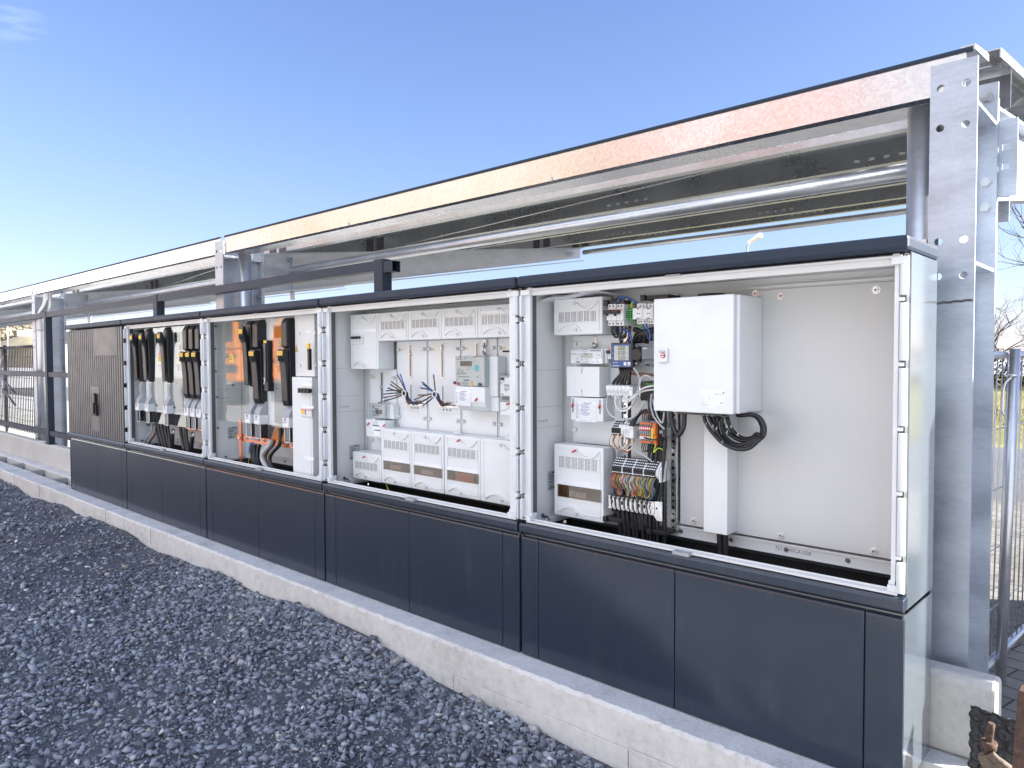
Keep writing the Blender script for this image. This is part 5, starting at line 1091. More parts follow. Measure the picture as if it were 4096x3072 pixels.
# papers lying on the vented box
r = thing('paper_stack', 'creased stack of white papers lying on top of the vented box', 'papers', (6.17, .17, .535))
rd = random.Random(4)
for q in range(4):
    mb = MB(); n_ = 14; vs = []; x0, x1 = 6.02+.012*q, 6.345-.012*q+.01*rd.random(); ph = rd.random()*2
    for a in range(n_):
        for b_ in range(5):
            t_ = a/(n_-1); u_ = b_/4; z = .538+.003*q+.010*t_+.020*math.exp(-((t_-.82)/.10)**2)*(1-.4*u_)*(.4+.2*q)+.004*math.sin(t_*9+ph+u_*2)-.010*(1-t_)**3*(3-q)*.4
            vs.append((x0+(x1-x0)*t_, .095+.012*q+.13*u_+.01*math.sin(t_*5+ph), z))
    mb.add(vs, [(a*5+b_, a*5+b_+1, (a+1)*5+b_+1, (a+1)*5+b_) for a in range(n_-1) for b_ in range(4)])
    o = mb.build('sheet', 'paper', r); s_ = o.modifiers.new('thickness', 'SOLIDIFY'); s_.thickness = .0022
# small meter with display 23
oo = lambda x, y, Y=.190: at('o', x, y, Y)
r = thing('electricity_meter', 'flat grey electricity meter with barcode, above the plain square box', 'meter', (6.21, .21, .26), 'electricity meters')
MB().box(6.122, 6.306, .205, .25, .258, .322).build('base', 'liner', r, bevel=.006); a = oo(345, 935); b_ = oo(1775, 300)
MB().box(a.x, b_.x, .1905, .2048, a.z, b_.z).build('face', 'white', r, bevel=.003)
mb = MB(); rect(mb, oo, 795, 465, 1325, 690, .1903); d_ = mb.build('display', 'lcd', r); mb = MB(); put(mb, '000023', oo(945, 560).x, .1895, oo(945, 560).z, .007, 0, '-y', .024); mb.build('digits', 'ink', d_)
mb = MB(); rect(mb, oo, 1480, 410, 1740, 695, .1903, .003); mb.build('optical_port', 'white', r)
mb = MB()
for x_ in (1570, 1630): p = oo(x_, 550, .187); mb.cyl((p.x, .1873, p.z), (p.x, .1866, p.z), .0022, 8)
for k in range(22): rect(mb, oo, 1220+k*22, 325, 1229+k*22+(k % 3)*4, 388, .1903, .0003)
for (x0_, y0_, x1_, y1_) in ((390, 345, 770, 356), (390, 380, 770, 391), (865, 318, 1090, 336), (800, 370, 1170, 386), (940, 412, 1045, 428), (390, 470, 600, 484), (390, 512, 750, 530), (615, 670, 680, 690), (700, 570, 750, 590), (800, 745, 840, 785), (860, 750, 910, 780), (985, 745, 1100, 757), (800, 890, 1080, 900), (1000, 810, 1020, 825), (615, 830, 770, 890)): rect(mb, oo, x0_, y0_, x1_, y1_, .1903, .0003)
put(mb, 'CE', oo(615, 775).x, .19, oo(615, 775).z, .006); p = oo(1048, 838); mb.cyl((p.x, .1904, p.z), (p.x, .1899, p.z), .0025, 10); put(mb, 'PTB', oo(1115, 830).x, .19, oo(1115, 830).z, .0045, 0, '-y', .0065)
mb.build('lettering', 'inkg', r); mb = MB(); rect(mb, oo, 1228, 715, 1762, 940, .1903, .0008, 0); put(mb, 'A      50', oo(1265, 795).x, .1893, oo(1265, 795).z, .006, 1, '-y', .035); put(mb, '8 VDC   12-280V', oo(1265, 890).x, .1893, oo(1265, 890).z, .006, 1, '-y', .042); mb.build('note_strip', ['paper', 'inkb'], r)
MB().tube([oo(1400, 230, .235), oo(1430, 120, .225), oo(1380, 60, .235)], .007, 8).build('hanging_hook', 'steel', r)
# plain square box and the note box
r = thing('terminal_box', 'plain pale grey square box between the flat meter and the handwritten note', 'box', (6.2, .2, .118)); MB().box(6.117, 6.290, .170, .25, .119, .2455).build('cover', 'offw', r, bevel=.002); mb = MB()
for z, s_ in ((.240, -1), (.128, 1)): mb.cyl((6.20, .170, z), (6.20, .166, z), .006, 12, 0).box(6.199, 6.201, .1685, .1698, min(z+s_*.006, z+s_*.022), max(z+s_*.006, z+s_*.022), 1)
mb.build('screw', ['white', 'steeld'], r)
r = thing('terminal_box', 'pale grey box with a handwritten form and two red seals', 'box', (6.22, .2, .016)); MB().prism([(6.140, .115), (6.309, .115), (6.309, .017), (6.140, .017)], 'y', .170, .25).build('cover', 'offw', r, bevel=.003)
form(lambda x, y: at('f', x, y, .1695), 600, 22, 797, 200, .1695, r, 'EWR')
for x_, y_ in ((572, 50), (828, 62)): p = at('f', x_, y_, .166); MB().tube([p+Vector((0, 0, .028)), p, p+Vector((0, 0, -.030))], .0016, 5, 1).tube([p+Vector((-.003, -.002, -.008)), p+Vector((.002, -.003, .006))], .0045, 7, 0).build('red_seal', ['red', 'steeld'], r)
# perforated uprights
def perforated(xa, xb, label, y=.235):
    r = thing('perforated_rail', label, 'steel rail', ((xa+xb)/2, y, -.43), 'perforated steel uprights'); MB().box(xa, xb, y, y+.03, -.40, .53).build('rail', 'steel', r, bevel=.001); mb = MB(); z = -.385; k = 0
    while z < .52: mb.cyl(((xa+xb)/2-.003, y-.0008, z), ((xa+xb)/2-.003, y-.0001, z), .0075 if k % 2 else .0045, 12); z += .026; k += 1
    mb.build('hole', 'void', r); return r
perforated(6.365, 6.386, 'perforated steel upright behind the patch cables, left one'); perforated(6.590, 6.616, 'perforated steel upright beside the grey mounting plate, right one')
MB_ = MB().box(6.40, 6.60, .24, .25, -.40, .53); r = thing('back_panel', 'grey sheet panel behind the terminal blocks and cables', 'panel', (6.5, .245, -.4)); MB_.build('sheet', 'liner', r); MB().cyl((6.545, .24, -.07), (6.545, .205, -.07), .020, 20).cyl((6.545, .205, -.07), (6.545, .204, -.07), .005, 10, 1).build('spacer', ['liner', 'steeld'], r)
# mounting plate on the right
r = thing('mounting_plate', 'large bare pale grey mounting plate filling the right half of the rightmost cabinet', 'mounting plate', (7.0, .255, -.37)); MB().box(6.622, 7.440, .250, .258, -.371, .522).build('plate', 'plate', r, bevel=.002); mb = MB()
gg = lambda x, y, Y=.249: at('g', x, y, Y)
for x_, y_ in ((603, 95), (733, 107), (1219, 76), (288, 1254), (732, 1330), (1207, 1410)): p = gg(x_, y_); mb = MB().cyl((p.x, .2499, p.z), (p.x, .248, p.z), .0135, 20, 0).cyl((p.x, .248, p.z), (p.x, .2425, p.z), .0075, 14, 0).cyl((p.x, .2425, p.z), (p.x, .242, p.z), .004, 6, 1); mb.build('screw', ['steel', 'steeld'], r)
# white wall enclosure
r = thing('wall_enclosure', 'white sheet-metal wall enclosure with a lock and a product sticker, hung on the mounting plate', 'enclosure', (6.78, .15, .084))
MB().box(6.632, 6.952, .068, .2495, .088, .496).build('body', 'encl', r, bevel=.004); dr = MB().box(6.627, 6.941, .046, .0655, .086, .497).build('door', 'encl', r, bevel=.004)
gd = lambda x, y, Y=.0455: at('g', x, y, Y); a = gd(111, 447); b_ = gd(159, 373); lk = MB().box(a.x, b_.x, .036, .0458, a.z, b_.z).build('lock', 'white', dr, bevel=.004); p = gd(131, 411, .036); mb = MB().cyl((p.x, .0358, p.z), (p.x, .0335, p.z), .0095, 18, 0).cyl((p.x, .0335, p.z), (p.x, .0325, p.z), .0065, 14, 1).box(p.x-.006, p.x+.006, .0318, .0324, p.z-.0015, p.z+.0015, 2); put(mb, 'RITTAL', a.x+.006, .0355, p.z+.013, .0055, 3, '-y', .026, 0, .25); mb.box(a.x+.006, a.x+.032, .0354, .0357, p.z+.0105, p.z+.0117, 3); mb.build('lock_insert', ['redwire', 'steel', 'void', 'ink'], dr)
a = gd(321, 672); b_ = gd(448, 588); w, h = b_.x-a.x, b_.z-a.z; mb = MB().box(a.x, b_.x, .0452, .0458, a.z, b_.z, 0)
for k, (t, v_) in enumerate((('Product', 'AIVI03'), ('Article Nr.:', 'AIVI03-BCS-LU-VPN2'), ('Serial Nr.:', '00068'), ('Production:', '2023'))): zz = a.z+h*(.62-.105*k); put(mb, t, a.x+w*.04, .045, zz, h*.037, 1); put(mb, v_, a.x+w*.30, .045, zz, h*.037, 1)
for k, t in enumerate(('Birdibox GmbH', 'Schweizergasse, Lusdorf 8 1', '84489 Burghausen, DE')): put(mb, t, a.x+w*.04, .045, a.z+h*(.19-.07*k), h*.034, 1)
put(mb, 'BIRDTICAL', a.x+w*.60, .045, a.z+h*.72, h*.075, 1, '-y', w*.29, 0, .1); ax, az = a.x+w*.965, a.z+h*.92; mb.prism([(ax, az), (ax-.008, az-.005), (ax-.0045, az-.006), (ax-.003, az-.0115)], 'y', .0449, .0451, 1); put(mb, 'CE', a.x+w*.905, .045, a.z+h*.24, h*.05, 1); mb.box(a.x+w*.82, a.x+w*.87, .0449, .0451, a.z+h*.22, a.z+h*.29, 1); put(mb, 'www.birdical.com', a.x+w*.66, .045, a.z+h*.04, h*.03, 1)
mb.build('product_sticker', ['paper', 'inkg'], dr)
mb = MB().cyl((6.80, .16, .4962), (6.80, .16, .512), .05, 22); mb.build('vent_cap', 'black', r, bevel=.002); MB().box(6.73, 6.90, .05, .20, .079, .0878).build('gland_plate', 'black', r)
# loops of black cable under the enclosure
nn = lambda x, y, Y: at('n', x, y, Y)
hub = [(1860, 820), (1890, 600), (1780, 360), (1560, 250), (1200, 270)]
st = [([(250, 290), (300, 480), (480, 760), (780, 1060), (1150, 1215), (1500, 1190), (1780, 960)], 'left edge'), ([(380, 300), (450, 480), (580, 700), (740, 960), (1000, 1150), (1350, 1180), (1700, 970)], 'second'), ([(495, 310), (530, 480), (610, 700), (720, 880), (960, 1080), (1300, 1110), (1680, 930)], 'third'),
      ([(620, 310), (600, 500), (640, 720), (740, 930), (980, 1120), (1320, 1150), (1700, 940)], 'fourth'), ([(745, 330), (730, 520), (780, 760), (900, 950), (1150, 1090), (1450, 1070), (1700, 900)], 'fifth'), ([(680, 330), (790, 600), (960, 800), (1200, 960), (1450, 980), (1640, 900), (1740, 830)], 'sixth'), ([(890, 330), (960, 580), (1100, 780), (1280, 900), (1450, 930), (1600, 890), (1710, 800)], 'inner')]
for k, (pts, t) in enumerate(st):
    o_ = (k-3)*18; Y0 = .10+.010*k
    P_ = [nn(x, y, Y0) for x, y in pts]+[nn(hub[q][0]-o_*.7, hub[q][1]+abs(o_)*.4, Y0+.008*q) for q in range(5)]
    cable(P_, .0072, 'cable', 'thick black cable looped under the white enclosure, %s strand of the coil' % t, group='coiled black cables under the white enclosure', n=6)
mb = MB().tube([nn(1640, 800, .09), nn(1740, 800, .075), nn(1850, 900, .085)], .004, 6).tube([nn(1640, 830, .15), nn(1740, 840, .17), nn(1840, 900, .15)], .004, 6); tag(mb.build('cable_tie', 'black'), 'black cable tie round the coil under the white enclosure', 'cable tie')
mb = MB()
for s_, x_, y_ in (('1', 310, 540), ('3', 480, 600), ('2', 580, 660), ('1', 750, 1050), ('2', 860, 610), ('2', 870, 760), ('5', 985, 610), ('5', 1170, 830)): p = nn(x_, y_, .088); put(mb, s_+'.', p.x-.003, p.y, p.z, .010, 0, '-y', None, -.5)
mb.build('cable_number', 'inkw', r)
# white duct with black cable
r = thing('cable_duct', 'white vertical cable duct below the wall enclosure', 'duct', (6.82, .21, -.365)); MB().box(6.766, 6.860, .170, .2495, -.364, .0785).build('cover', 'white', r, bevel=.0015)
for dx in (0, .022): cable([(6.815+dx, .20, -.35), (6.818+dx, .20, -.42), (6.825+dx, .2, -.5), (6.835+dx, .2, -.6)], .011, 'cable', 'black cable leaving the bottom of the white duct, %s' % ('left' if dx == 0 else 'right'), group='cables below the white duct')
cable([at('f', x, y, .09) for x, y in ((1500, 100), (1520, 240), (1570, 330), (1620, 260), (1630, 120))], .0095, 'cable', 'thick black cable hanging in a U below the left corner of the enclosure', n=8)
# ---- DIN rail devices
hh = lambda x, y, Y=.14: at('h', x, y, Y)
for k, (x0_, x1_, lab) in enumerate(((20, 190, 'white two-pole breaker with black lever, left of the pair'), (190, 360, 'white two-pole breaker with black lever, right of the pair beside the green terminal'))):
    r = thing('circuit_breaker', lab, 'breaker', tuple(hh((x0_+x1_)/2, 600)), 'white two-pole breakers'); a = hh(x0_, 530, .13); b_ = hh(x1_-6, 292, .13); c_ = hh(x0_+48, 640, .145); d_ = hh(x1_+40, 182, .145)
    MB().box(c_.x, d_.x-.002, .145, .225, c_.z, d_.z).box(a.x+.003, b_.x+.006, .130, .1448, a.z, b_.z).build('body', 'white', r, bevel=.001)
    w = b_.x-a.x; MB().box(a.x-.004, b_.x-.006, .112, .1298, a.z+.025, a.z+.040).box(a.x+.006, a.x+.012, .118, .1298, a.z+.018, a.z+.0248).build('lever', 'black', r, bevel=.002)
    mb = MB().box(a.x+.004, b_.x+.004, .1290, .1298, b_.z-.005, b_.z-.0015, 0).box(a.x+.008, a.x+.018, .1290, .1298, b_.z-.014, b_.z-.009, 1); mb.build('red_stripe', ['red', 'inkg'], r)
    mb = MB()
    for xx in (c_.x+.008, c_.x+.024):
        for zz in (c_.z+.008, d_.z-.008): mb.cyl((xx, .1448, zz), (xx, .144, zz), .004, 10)
    for xx in (a.x+.010, a.x+.026): mb.box(xx, xx+.004, .1292, .1298, a.z+.008, a.z+.010)
    mb.build('screw_hole', 'steeld', r)
r = thing('earth_terminal', 'bright green terminal block with dark wire holes, between breakers and sockets', 'terminal', tuple(hh(510, 500))); a = hh(448, 495, .15); b_ = hh(570, 300, .15); MB().box(a.x, b_.x, .15, .20, a.z, b_.z).box(a.x+.004, b_.x, .165, .20, a.z-.006, b_.z+.006).build('body', 'green', r, bevel=.001); mb = MB()
for ii in range(3):
    for jj in range(4): p = hh(475+37*ii, 345+(40*jj), .149); mb.cyl((p.x, .1498, p.z), (p.x, .149, p.z), .0034, 9)
mb.build('wire_hole', 'void', r)
for k, (cx_, lab) in enumerate(((685, 'white schuko socket beside the green terminal block'), (900, 'white schuko socket partly covered by the wall enclosure'))):
    r = thing('power_socket', lab, 'socket', tuple(hh(cx_, 600)), 'white rail-mounted sockets'); a = hh(cx_-112, 505, .135); b_ = hh(cx_+100, 262, .135); MB().box(a.x, b_.x, .135, .16, a.z, b_.z).box(a.x+.010, b_.x+.006, .150, .22, a.z-.018, b_.z+.018).build('body', 'white', r, bevel=.001)
    p = hh(cx_, 385, .135); mb = MB().cyl((p.x, .1349, p.z), (p.x, .1340, p.z), .0205, 26, 0).cyl((p.x, .1340, p.z), (p.x, .1334, p.z), .0185, 26, 1); mb.build('socket_well', ['liner', 'offw'], r)
    mb = MB()
    for sg in (-1, 1): mb.cyl((p.x+sg*.0045+.003, .1334, p.z), (p.x+sg*.0045+.003, .1328, p.z), .0026, 9); mb.box(p.x-.004, p.x+.006, .1326, .1333, p.z+sg*.018-.002, p.z+sg*.018+.002)
    for xx, zz in ((-.006, .030), (.010, .030), (-.012, -.032), (.0, -.032), (.014, -.032)): mb.cyl((p.x+xx+.006, .1498, p.z+zz), (p.x+xx+.006, .149, p.z+zz), .0036, 9)
    mb.build('contact_hole', 'steeld', r)
# panel meter with three readings
r = thing('panel_meter', 'blue framed digital panel meter reading 6.80, 6.58 and 5.00', 'panel meter', (6.414, .18, .242)); MB().box(6.362, 6.466, .151, .166, .242, .342).box(6.371, 6.457, .166, .225, .250, .334).build('frame', 'black', r, bevel=.002)
ht = lambda x, y, Y=.150: at('h', x, y, Y); mb = MB(); rect(mb, ht, 135, 1010, 530, 1490, .1508); f_ = mb.build('front_foil', 'blue', r); mb = MB(); rect(mb, ht, 175, 1045, 510, 1370, .1501, .0005); mb.build('bezel', 'black', f_)
mb = MB(); rect(mb, ht, 190, 1048, 495, 1355, .1495, .0006); lc = mb.build('lcd', 'lcd', r); mb = MB()
SEG = {'0': 'abcdef', '5': 'afgcd', '6': 'afgedc', '8': 'abcdefg'}
def seven(mb, ch, x, y, z, w, h, t):
    sg = {'a': (0, w, h-t, h), 'g': (0, w, h/2-t/2, h/2+t/2), 'd': (0, w, 0, t), 'f': (0, t, h/2, h), 'b': (w-t, w, h/2, h), 'e': (0, t, 0, h/2), 'c': (w-t, w, 0, h/2)}
    for q in SEG[ch]: a, b_, c_, d_ = sg[q]; mb.box(x+a, x+b_, y-.0003, y, z+c_, z+d_)
for row, s_ in enumerate(('680', '658', '500')):
    p0 = ht(278, 1140+100*row); 
    for k, ch in enumerate(s_): seven(mb, ch, p0.x+k*.0118, .1488, p0.z, .0085, .0145, .0017)
    mb.box(p0.x+.0095, p0.x+.0108, .1485, .1488, p0.z, p0.z+.0014).box(p0.x+.040, p0.x+.046, .1485, .1488, p0.z+.006, p0.z+.0075)
mb.build('digits', 'ink', lc)
mb = MB()
for k, t in enumerate(('L1', 'L2', 'L3')): p = ht(150, 1110+105*k); put(mb, t, p.x, .1496, p.z, .0042, 0)
p = ht(152, 1410); put(mb, 'UMG 96 RM', p.x, .1499, p.z, .0042, 0, '-y', .026); p = ht(152, 1480); put(mb, 'Janitza', p.x, .1499, p.z, .0075, 0, '-y', .033, 0, .25); p = ht(425, 1482); put(mb, 'Power Analyser', p.x, .1499, p.z, .0028, 0, '-y', .022)
rect(mb, ht, 390, 1392, 445, 1460, .1499, .0005, 0); rect(mb, ht, 472, 1392, 528, 1460, .1499, .0005, 0); a = ht(398, 1448); b_ = ht(398, 1404); mb.prism([(a.x, a.z), (a.x+.010, (a.z+b_.z)/2), (a.x, b_.z), (a.x+.0015, b_.z), (a.x+.0118, (a.z+b_.z)/2), (a.x+.0015, a.z)], 'y', .1488, .1493, 1); a = ht(484, 1446); b_ = ht(516, 1406); mb.prism([(a.x, a.z), (b_.x, a.z), ((a.x+b_.x)/2, b_.z)], 'y', .1488, .1493, 1); mb.prism([(a.x+.002, a.z+.0015), (b_.x-.002, a.z+.0015), ((a.x+b_.x)/2, b_.z-.0025)], 'y', .1484, .14875, 0)
mb.build('lettering', ['inkw', 'blue'], f_)
mb = MB(); a = hh(565, 1440, .17); b_ = hh(600, 1050, .17); mb.box(6.468, 6.476, .165, .19, a.z, b_.z); mb.build('side_clip', 'steel', r)
r = thing('circuit_breaker', 'single white breaker with black lever peeking out behind the panel meter', 'breaker', tuple(hh(80, 1330, .18))); a = hh(62, 1330, .18); b_ = hh(112, 1100, .18); MB().box(a.x, b_.x+.02, .18, .22, a.z, b_.z).build('body', 'white', r, bevel=.001); MB().box(a.x-.002, b_.x, .168, .1798, a.z+.022, a.z+.036).build('lever', 'black', r, bevel=.001); MB().box(a.x, b_.x, .1792, .1798, b_.z-.006, b_.z-.002).build('red_stripe', 'red', r)
r = thing('power_supply', 'blue-grey modular power supply behind the wall enclosure edge', 'power supply', tuple(hh(900, 1440, .16))); a = hh(790, 1330, .16); b_ = hh(1100, 1085, .16); MB().box(a.x, b_.x, .15, .18, a.z, b_.z).box(a.x+.005, b_.x, .165, .22, a.z-.020, b_.z+.014).box(a.x+.017, b_.x, .175, .22, a.z-.03, b_.z+.026).build('body', 'midgrey', r, bevel=.001); a2 = hh(792, 1115, .1495); b2 = hh(875, 1095, .1495); MB().box(a2.x, b2.x, .1490, .1498, a2.z, b2.z).build('label', 'liner', r)
r = thing('control_relay', 'black relay with round knob between panel meter and power supply', 'relay', tuple(hh(660, 1400, .17))); a = hh(605, 1405, .165); b_ = hh(715, 1065, .165); MB().box(a.x, b_.x, .165, .22, a.z, b_.z).build('body', 'black', r, bevel=.002); MB().cyl((b_.x-.006, .164, (a.z+b_.z)/2), (b_.x-.006, .150, (a.z+b_.z)/2), .024, 20).build('knob', 'black', r, bevel=.001); MB().box(a.x-.006, b_.x+.02, .178, .225, a.z-.012, b_.z+.012).box(b_.x+.008, b_.x+.018, .172, .1778, a.z+.03, b_.z-.005, 1).build('socket_base', ['midgrey', 'lcd'], r)
# patch modules: six and three
def patch(fr, x0, y0, x1, y1, n, label, nums, Y):
    r = thing('patch_panel', label, 'patch module', tuple(at(fr, (x0+x1)/2, y1, Y)), 'white network patch modules'); a = at(fr, x0, y1, Y); b_ = at(fr, x1, y0, Y); w = (b_.x-a.x)/n; mb = MB(); m2 = MB()
    for k in range(n):
        xa = a.x+w*k+.0004; mb.prism([(Y-.0, b_.z), (Y, b_.z-.018), (Y+.006, b_.z-.032), (Y+.006, a.z), (Y+.05, a.z), (Y+.05, b_.z+.003), (Y+.02, b_.z+.003)], 'x', xa, xa+w-.0008); m2.box(xa+w*.15, xa+w*.85, Y-.0007, Y-.0001, b_.z-.012, b_.z-.003, 0); put(m2, nums[k], xa+w*.38, Y-.0009, b_.z-.0095, .005, 1)
    mb.build('module', 'white', r, bevel=.001); m2.build('number_label', ['paper', 'inkg'], r); MB().box(b_.x+.0005, b_.x+.018, Y-.004, Y+.05, a.z-.002, b_.z-.003).build('end_module', 'offw', r, bevel=.001); mb = MB(); put(mb, 'LAN' if n > 3 else 'WZ1', b_.x+.003, Y-.0044, b_.z-.016, .006, 0, '-y', .012); mb.build('lettering', 'inkg', r); return r
patch('e', 885, 1053, 1107, 1140, 6, 'row of six white network patch modules numbered 1 to 6', '123456', .155); patch('i', 402, 455, 735, 800, 3, 'short row of three white network patch modules above the black terminal strip', '789', .155)
r = thing('network_switch', 'black network switch with green lettering, half hidden behind the wall enclosure', 'network switch', tuple(at('e', 1270, 1190, .17))); a = at('e', 1215, 1190, .17); b_ = at('e', 1345, 1010, .17); MB().box(a.x, b_.x+.05, .17, .225, a.z, b_.z).build('body', 'black', r, bevel=.002); mb = MB(); p = at('e', 1264, 1044, .1695); put(mb, 'WAGO', p.x, .1694, p.z, .0085, 0, '-y', .044); mb.build('lettering', 'wgreen', r); MB().box(a.x-.006, a.x-.0005, .168, .21, a.z+.006, b_.z-.006).build('side_plate', 'steel', r)
# white patch cables
ee = lambda x, y, Y: at('e', x, y, Y); gp = 'white and grey patch cables'
for pts, mt, lb in (([(905, 1150), (895, 1200), (900, 1280), (960, 1350), (1060, 1368), (1160, 1340), (1260, 1200)], 'greycable', 'grey patch cable hanging lowest from the first patch module'), ([(975, 1150), (975, 1220), (1010, 1280), (1080, 1285), (1150, 1220), (1180, 1160)], 'whitecable', 'white patch cable looping right from the second patch module'), ([(1015, 1150), (985, 1190), (990, 1250), (1050, 1270), (1130, 1240), (1170, 1170)], 'greycable', 'pale grey patch cable in a tight loop below the third module'), ([(1055, 1150), (1050, 1200), (1130, 1160), (1240, 1075), (1340, 1050)], 'whitecable', 'white patch cable running up right behind the enclosure, upper one'), ([(1095, 1150), (1060, 1190), (1100, 1200), (1220, 1110), (1340, 1085)], 'whitecable', 'white patch cable running up right behind the enclosure, lower one'),
    ([(1150, 880), (1190, 940), (1205, 1010), (1190, 1080), (1175, 1120)], 'greycable', 'pale grey cable dropping from the panel meter'), ([(1200, 1050), (1230, 970), (1280, 955), (1340, 1000)], 'greycable', 'pale grey cable arching above the network switch'), ([(1320, 1130), (1310, 1230), (1340, 1340), (1400, 1420), (1440, 1460)], 'greycable', 'pale grey cable crossing over the orange terminals'), ([(1330, 1180), (1370, 1330), (1420, 1400), (1440, 1300)], 'greycable', 'pale grey cable looping right of the orange terminals')):
    cable([ee(x, y, .125+.012*random.random()) for x, y in pts], .0036, mt, lb, 'patch cable', gp)
cable([at('i', x, y, .14) for x, y in ((790, 820), (820, 1000), (860, 1140), (980, 1250), (1180, 1360), (1360, 1500))], .0036, 'greycable', 'grey patch cable from the three-module row into the black terminal strip', 'patch cable', gp)
cable([at('i', x, y, .2) for x, y in ((390, 1080), (365, 1200), (355, 1330), (360, 1420))], .0036, 'greycable', 'pale grey cable behind the left end of the black terminal strip', 'patch cable', gp)
# ---- terminal strips
def strip(fr, x0, x1, top, bot, n, label, Y, seps=(), dz=0):
    """black multi-level terminal block with white marker tags; top/bot: photo y at the left end"""
    a = at(fr, x0, bot, Y); b_ = at(fr, x0, top, Y); zt, zb = b_.z, a.z; xl = a.x; xr = at(fr, x1, bot, Y).x; h = zt-zb
    r = thing('terminal_strip', label, 'terminal strip', ((xl+xr)/2, Y+.04, zb), 'black terminal strips')
    prof = [(Y+.034, zt), (Y+.002, zb+h*.50), (Y, zb+h*.46), (Y, zb+h*.18), (Y+.012, zb), (Y+.07, zb), (Y+.07, zt)]
    MB().prism(prof, 'x', xl, xr).build('block', 'black', r, bevel=.001)
    w = (xr-xl)/n; mt = MB(); sl = MB()
    for k in range(n):
        x = xl+w*k
        for q in range(4): t_ = .08+.27*q; y = Y+.034-.032*t_; z = zt-h*.5*t_; mt.prism([(y-.0012, z-h*.018), (y+.0016, z+h*.030), (y-.0004, z+h*.030+.001), (y-.0032, z-h*.018+.001)], 'x', x+w*.22, x+w*.80)
        mt.box(x+w*.15, x+w*.85, Y-.0014, Y-.0002, zb+h*.15, zb+h*.19)
        sl.box(x+w*.3, x+w*.8, Y-.0006, Y-.0001, zb+h*.30, zb+h*.40).box(x+w*.94, x+w*1.0, Y-.0008, Y-.0001, zb+h*.2, zb+h*.46)
    mt.build('marker_tag', 'paper', r); sl.build('test_slot', 'void', r)
    sp_ = MB()
    for q in seps: x = xl+w*q; sp_.prism([(Y+.033, zt+.001), (Y-.001, zb+h*.49), (Y-.003, zb+h*.46), (Y-.003, zb+h*.18), (Y+.0, zb+h*.08), (Y+.0, zb+h*.5), (Y+.035, zt-.004)], 'x', x-.0016, x+.0016)
    if seps: sp_.build('separator', 'white', r)
    MB().prism([(p[0]+(.004 if p[0] < Y+.05 else 0), p[1]) for p in prof], 'x', xr+.0005, xr+.012).prism([(Y+.01, zb-.012), (Y+.05, zb-.012), (Y+.05, zt-.01), (Y+.03, zt-.008), (Y+.008, zb+h*.4)], 'x', xr+.0121, xr+.019).build('end_bracket', 'liner', r, bevel=.001)
    return r, xl, xr, zb
T1, xl, xr, zb1 = strip('j', 165, 1180, 190, 570, 20, 'long black terminal strip with rows of white tags and coloured wires below', .135, (5, 10, 15))
T2, xl2, xr2, zb2 = strip('i', 185, 440, 305, 760, 5, 'short black terminal strip beside the three patch modules', .150)
wc = ['redwire', 'yelwire', 'grnwire', 'greywire', 'whitecable', 'browncable', 'orange', 'bluecable']
def loom(n, xl, xr, zt, drop, tails, label, Y, seed, sweep=.05):
    r = thing('wire_loom', label, 'wire loom', ((xl+xr)/2, Y, zt-drop), 'multicoloured wires under terminal strips'); rd = random.Random(seed); mbs = {c: MB() for c in wc}
    for k in range(n):
        x = xl+(xr-xl)*(k+.5)/n; c = rd.choice(wc[:5] if rd.random() < .8 else wc); g_ = int((k/n)*len(tails)); tx, tz = tails[min(g_, len(tails)-1)]
        d_ = drop*rd.uniform(.75, 1.1); pts = [(x, Y+.005, zt), (x-.002+rd.gauss(0, .002), Y-.016*rd.random()-.004, zt-d_*.35), (x+rd.uniform(-.004, .012), Y-.012*rd.random(), zt-d_*.8), ((x+tx)/2+.01, Y+.004, zt-d_), (tx+rd.gauss(0, .004), Y+.015, tz+.02), (tx+rd.gauss(0, .003), Y+.02, tz)]
        mbs[c].tube(spline(pts, 5), .0013, 5)
    for c, mb in mbs.items():
        if mb.v: mb.build('wires', c, r)
    return r
jt = lambda x, y, Y=.17: (lambda p: (p.x, p.z))(at('j', x, y, Y))
for q, (tl, lb) in enumerate(([jt(380, 1100)], 'leftmost group'), ([jt(580, 1090)], 'second group'), ([jt(690, 1120), jt(770, 1130)], 'third group'), ([jt(930, 1160)], 'rightmost group')) if False else enumerate([([jt(380, 1100)], 'leftmost group, red wires first'), ([jt(580, 1090)], 'second group from left'), ([jt(690, 1120), jt(770, 1130)], 'third group, splitting in two tails'), ([jt(930, 1160)], 'rightmost group, sweeping back left')]):
    x0 = xl+(xr-xl)*q/4; loom(22, x0, x0+(xr-xl)/4, zb1+.004, .062+.006*q, tl, 'multicoloured wires under the long terminal strip, %s' % lb, .14, q+2)
loom(18, xl2, xr2+.03, zb2+.012, .045, [jt(330, -500), ], 'multicoloured wires looping under the short terminal strip', .152, 9) if False else None
r = thing('wire_loom', 'tangle of white, brown and yellow wires looping under the short terminal strip', 'wire loom', (xl2+.03, .15, zb2-.05), 'multicoloured wires under terminal strips'); rd = random.Random(2)
for c in ('whitecable', 'browncable', 'yelwire', 'redwire'):
    mb = MB()
    for k in range(6 if c == 'whitecable' else 3):
        x = xl2+rd.uniform(.0, .05); mb.tube(spline([(x, .155, zb2+.01), (x-.002, .138, zb2-.02), (x+.010+rd.gauss(0, .006), .14, zb2-.045), (x+.035, .148, zb2-.05+rd.gauss(0, .006)), (x+.055, .16, zb2-.03), (x+.05, .18, zb2)], 5), .0013, 5)
    mb.build('wires', c, r)
